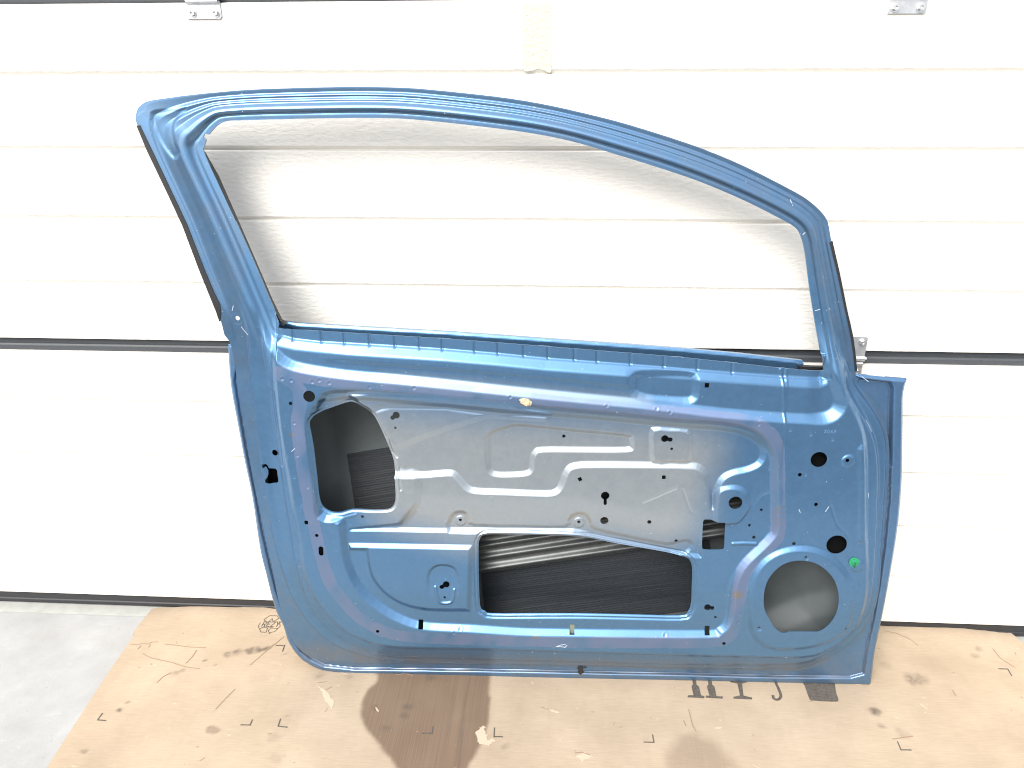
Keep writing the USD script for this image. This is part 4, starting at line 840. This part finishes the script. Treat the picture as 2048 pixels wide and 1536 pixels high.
HEMLINE = np.array([(0.538, 0.6237), (0.587, 0.617), (0.5917, 0.6079), (0.5995, 0.5385), (0.6091, 0.4622), (0.6168, 0.3935), (0.6215, 0.2918), (0.6222, 0.218), (0.621, 0.142), (0.6178, 0.0862), (0.6177, 0.0351), (0.6174, 0.0225), (0.5933, 0.0137), (0.4037, 0.0103), (0.2809, 0.0108), (0.1029, 0.0096), (-0.0647, 0.0088), (-0.2378, 0.0067), (-0.3392, 0.0049), (-0.3901, 0.004), (-0.4509, 0.0099), (-0.4784, 0.0244), (-0.4964, 0.0415), (-0.5115, 0.069), (-0.5189, 0.101), (-0.5246, 0.1293)])
HEML = np.array([(-0.5246, 0.1293), (-0.5362, 0.1795), (-0.5432, 0.2343), (-0.552, 0.3093), (-0.5581, 0.3873), (-0.5659, 0.473), (-0.5702, 0.5415)])


def hem_height(p):
    d = seg_dist(p, skin_out, True)
    hl = np.minimum(seg_dist(p, HEMLINE), seg_dist(p, HEML))
    inner = inside_step(p, np.vstack([HEMLINE, HEML, [(-0.5736, 0.6081), (-0.5578, 0.6732), (0.5169, 0.6343)]]), 0.0016)
    h = -43 + 2.6 * (1 - inner) + 2.0 * smooth01(d / 0.006) * (1 - inner) - 2.5 * smooth01(1 - d / 0.004)
    h -= 1.6 * smooth01(1 - hl / 0.0032)
    fender = inside_step(p, FEND, 0.006)
    return (h - 5 * fender) * mm


FEND = np.array([(0.5341, 0.6222), (0.5882, 0.6174), (0.5932, 0.6064), (0.6019, 0.5368), (0.6106, 0.4602), (0.5987, 0.489), (0.566, 0.5362), (0.5252, 0.5825)])
p_, t_, b_ = grid_sheet(HEM, 0.0014)
hh = hem_height(p_)
bm = p_[b_].mean(1)
dd = np.where(cKDTree(skin_out).query(bm)[0] < 0.012, 0.005, 0.001)
v_, f_, s_ = skirted(p_, t_, b_, place(p_, hh), dd, -DN)
wv = meshkit.fbm(np.column_stack([p_ * 60, np.zeros(len(p_))]), 3, 31)
hl_ = np.minimum(seg_dist(p_, HEMLINE), seg_dist(p_, HEML))
gr = np.clip(smooth01(1 - hl_ / 0.003) * 0.4 + 0.30 * wv * smooth01((0.10 - (p_[:, 1] - skin_out[:, 1].min())) / 0.08), 0, 0.8)
blk = np.array([(0.0629, 0.0154), (0.0642, 0.0061)])
gr = np.maximum(gr, 0.8 * smooth01(1.6 - seg_dist(p_ + 0.003 * (wv[:, None] - 0.5), blk) / 0.004))
obj("hem_flange", (v_, f_), PAINT, CD, smooth=True, tint=np.column_stack([0 * gr, 0.25 * wv, gr])[s_], label="folded blue hem of the outer skin round the lower door")
# bulged outer sheet
SKB = SK.buffer(-0.003)
CRL = np.array([(0.3577, 0.0718), (0.4338, 0.1167), (0.5368, 0.1704), (0.6325, 0.2226)])


def SKINCREASE(p):
    """Below a slanting character line the sheet turns towards the light."""
    below = np.interp(p[:, 0], CRL[:, 0], CRL[:, 1]) - p[:, 1]
    d = seg_dist(p, np.array(SKB.exterior.coords)[:-1], True)
    return 0.24 * np.clip(below, 0, 0.05) * smooth01((p[:, 0] - CRL[0, 0]) / 0.08) * smooth01((d - 0.035) / 0.06)




def skin_h(p):
    """Height of the skin's inner face under the points: hollow, deepest just below the belt line."""
    d = seg_dist(p, np.array(SKB.exterior.coords)[:-1], True)
    return -0.049 - (0.058 + 0.034 * np.exp(-((p[:, 1] - 0.47) / 0.16) ** 2)) * smooth01(d / 0.15) ** 0.8 + SKINCREASE(p)


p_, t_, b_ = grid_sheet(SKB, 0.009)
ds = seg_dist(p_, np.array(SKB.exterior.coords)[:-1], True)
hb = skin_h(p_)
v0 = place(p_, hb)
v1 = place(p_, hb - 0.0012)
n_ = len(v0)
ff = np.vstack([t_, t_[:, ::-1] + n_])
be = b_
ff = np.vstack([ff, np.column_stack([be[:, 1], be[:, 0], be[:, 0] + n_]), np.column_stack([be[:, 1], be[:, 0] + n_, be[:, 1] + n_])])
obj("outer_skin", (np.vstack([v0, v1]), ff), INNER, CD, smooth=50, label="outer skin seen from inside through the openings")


# damping pads glued to the skin
for poly in ([(-0.4035, 0.4294), (-0.3305, 0.4431), (-0.2427, 0.4568), (-0.2287, 0.3382), (-0.2966, 0.324), (-0.3879, 0.3114)], [(-0.1387, 0.1967), (0.0999, 0.2334), (0.3142, 0.2688), (0.3366, 0.1259), (0.1751, 0.1034), (0.0029, 0.0755), (-0.1258, 0.0555)]):
    p_, t_, b_ = grid_sheet(Polygon(poly), 0.0013)
    ax = np.array(poly[2]) - np.array(poly[0]); ax /= np.linalg.norm(ax)
    across = p_ @ np.array([-ax[1], ax[0]])
    hh = skin_h(p_) + 0.0035 + 0.00011 * np.sin(across * 2 * math.pi / 0.0046) + 0.0004 * meshkit.noise(np.column_stack([p_ @ ax * 9, across * 240, 0 * across]))
    v_, f_, _ = skirted(p_, t_, b_, place(p_, hh), np.full(len(b_), 0.003), -DN)
    obj("damping_pad", (v_, f_), PAD, CD, smooth=True)
# corrugated side beam
b0, b1 = np.array([(-0.2161, 0.1953), (0.5087, 0.3304)])
ax = b1 - b0; Lb = np.linalg.norm(ax); ax /= Lb; nrm = np.array([-ax[1], ax[0]])
ww = np.linspace(-0.004, 0.100, 105)
prof = -0.078 + sum(0.008 * np.exp(-((ww - c_) / 0.0066) ** 2) for c_ in (0.006, 0.031, 0.056, 0.081))
ll = np.linspace(0, Lb, 40)
Pb = np.array([b0 + ax * l_ + nrm * w_ for l_ in ll for w_ in ww])
Hb = np.tile(prof, len(ll))
nw = len(ww)
i_, j_ = np.meshgrid(np.arange(len(ll) - 1), np.arange(nw - 1), indexing="ij")
q0 = (i_ * nw + j_).ravel()
Fb = np.vstack([np.column_stack([q0, q0 + nw, q0 + nw + 1]), np.column_stack([q0, q0 + nw + 1, q0 + 1])])
obj("side_beam", (np.vstack([place(Pb, Hb), place(Pb, Hb - 0.0015)]), np.vstack([Fb, Fb[:, ::-1] + len(Pb)])), BEAM, CD, smooth=60, label="ribbed steel side impact beam behind the lower opening")

# reinforcement plates added behind holes and rear edge, near-black to put shade into them
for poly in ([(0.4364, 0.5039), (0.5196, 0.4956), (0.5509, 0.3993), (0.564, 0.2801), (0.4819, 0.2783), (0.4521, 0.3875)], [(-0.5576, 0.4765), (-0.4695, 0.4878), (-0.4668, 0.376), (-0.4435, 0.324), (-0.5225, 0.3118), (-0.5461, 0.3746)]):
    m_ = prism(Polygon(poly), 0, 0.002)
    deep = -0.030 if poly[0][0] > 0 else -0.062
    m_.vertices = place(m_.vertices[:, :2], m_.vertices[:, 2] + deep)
    obj("added_reinforcement_plate", m_, DARK, CD)

# green clip
c = np.array([(0.55, 0.2901)])[0]
def on_panel(c, lift=0.0):
    return place(c[None], height(c[None]) + lift)[0]
BASIS = np.eye(4); BASIS[:3, 0], BASIS[:3, 1], BASIS[:3, 2] = DU, DV, DN
def stand(m, c, lift=0.0):
    M = BASIS.copy(); M[:3, 3] = on_panel(c, lift)
    m = m.copy(); m.apply_transform(M)
    return m
rev = trimesh.creation.revolve(np.array([(0, 0.0042), (0.0018, 0.0042), (0.002, 0.006), (0.0038, 0.006), (0.0042, 0.0035), (0.0062, 0.003), (0.0066, 0.0018), (0.0088, 0.0015), (0.0092, 0.0004), (0.0088, -0.001), (0, -0.001)])[::-1], sections=32)
slot = bx(-0.0006, -0.008, 0.0034, 0.0006, -0.002, 0.0063)
g_ = obj("trim_clip", stand(rev, c), GREEN, CD, smooth=30, label="round green plastic trim clip")
obj("slot", stand(bx(-0.0008, -0.0085, 0.0005, 0.0008, 0.0, 0.0066), c), plain("dark_green", (0.01, 0.09, 0.04), 0.6), g_)
# foam crumb
c = np.array([(-0.047, 0.5872)])[0]
cr = trimesh.creation.icosphere(4, 1.0)
nn = meshkit.fbm(cr.vertices * 2.3 + 5, 4, 9)
cr.vertices *= (0.55 + 0.9 * nn)[:, None] * np.array([0.0098, 0.0068, 0.0026])
cr.vertices[:, 1] += -0.25 * cr.vertices[:, 0]
obj("foam_crumb", stand(cr, c, 0.0012), FOAM, CD, smooth=True, label="torn beige crumb of foam stuck to the panel")
# plugged slot
c = np.array([(0.0433, 0.1291)])[0]
obj("slot_plug", stand(bx(-0.0052, -0.0098, -0.0035, 0.0052, 0.0098, -0.0022), c), PLUGM, CD)
# black smear on the hem and a fresh scratch above it
sm = np.array([(0.0591, 0.025), (0.0676, 0.0252), (0.0765, 0.0255), (0.0746, 0.0225), (0.0686, 0.0229), (0.0677, 0.0194), (0.0698, 0.0136), (0.067, 0.0089), (0.0636, 0.0064), (0.06, 0.0099), (0.0579, 0.0133), (0.0598, 0.018), (0.0568, 0.0203)])
m_ = prism(Polygon(sm).buffer(0), 0, 0.0003)
m_.vertices = place(m_.vertices[:, :2], m_.vertices[:, 2] - 0.0372)
obj("tar_smear", m_, BLACK, CD, label="black smear across the middle of the bottom hem")
# stamped number pressed in the panel
tm = meshkit.text_mesh("2069", 0.0062, 0.0004)
tm.vertices[:, 2] += 0.0001
obj("stamped_number", stand(tm, np.array([(0.468, 0.5369)])[0], 0.0), plain("stamp_edge", (0.18, 0.31, 0.50), 0.3, 0.7), CD)
# scratches and paint chips
chips = []
for l_ in ([(0.5442, 0.5559), (0.5505, 0.5469), (0.5581, 0.5341)], [(0.5626, 0.4213), (0.5646, 0.4126)], [(-0.5561, 0.7468), (-0.5597, 0.738)], [(-0.5469, 0.7093), (-0.5392, 0.6978), (-0.5359, 0.6951)], [(0.4408, 0.3918), (0.444, 0.386)], [(0.4878, 0.3888), (0.4928, 0.3987)], [(0.5485, 0.6196), (0.5362, 0.6285)], [(-0.4662, 0.4887), (-0.4603, 0.4945)], [(0.3791, 0.9287), (0.3832, 0.9193)], [(0.4044, 0.8728), (0.408, 0.8761)], [(0.4385, 0.7466), (0.4456, 0.7492)], [(0.4543, 0.7487), (0.4623, 0.7505)], [(0.4709, 0.7611), (0.4775, 0.7611)], [(0.0132, 0.0961), (0.0208, 0.0969), (0.0304, 0.0955), (0.0341, 0.1)], [(0.0132, 0.0961), (0.0217, 0.1002), (0.0312, 0.1016)]):
    pl = LineString(l_).buffer(0.0005)
    m_ = prism(pl, 0, 0.0002)
    hv = height(m_.vertices[:, :2]) if l_[0][0] < 0.6 else hem_height(m_.vertices[:, :2])
    m_.vertices = place(m_.vertices[:, :2], hv + 0.0002 + m_.vertices[:, 2])
    chips.append(m_)
lo_, hi_ = outline.min(0), outline.max(0)
tries = 0
tmpp = shapely.prepared.prep(PANELP.buffer(-0.004)) if hasattr(shapely, "prepared") else PANELP.buffer(-0.004)
cs = rng.uniform(lo_, hi_, (420, 2))
cs = cs[shapely.contains_xy(PANELP.buffer(-0.004), cs[:, 0], cs[:, 1])][:110]
hs = height(cs)
for c, hc in zip(cs, hs):
    r_ = rng.uniform(0.0004, 0.0009)
    m_ = prism(Polygon(disc(c, r_, r_ * rng.uniform(0.4, 1), 7)), 0, 0.0002)
    m_.vertices = place(m_.vertices[:, :2], hc + 0.00025 + m_.vertices[:, 2])
    chips.append(m_)
obj("paint_chips", trimesh.util.concatenate(chips), CHIP, CD, kind="stuff", label="tiny pale paint chips and scratches over the panel")
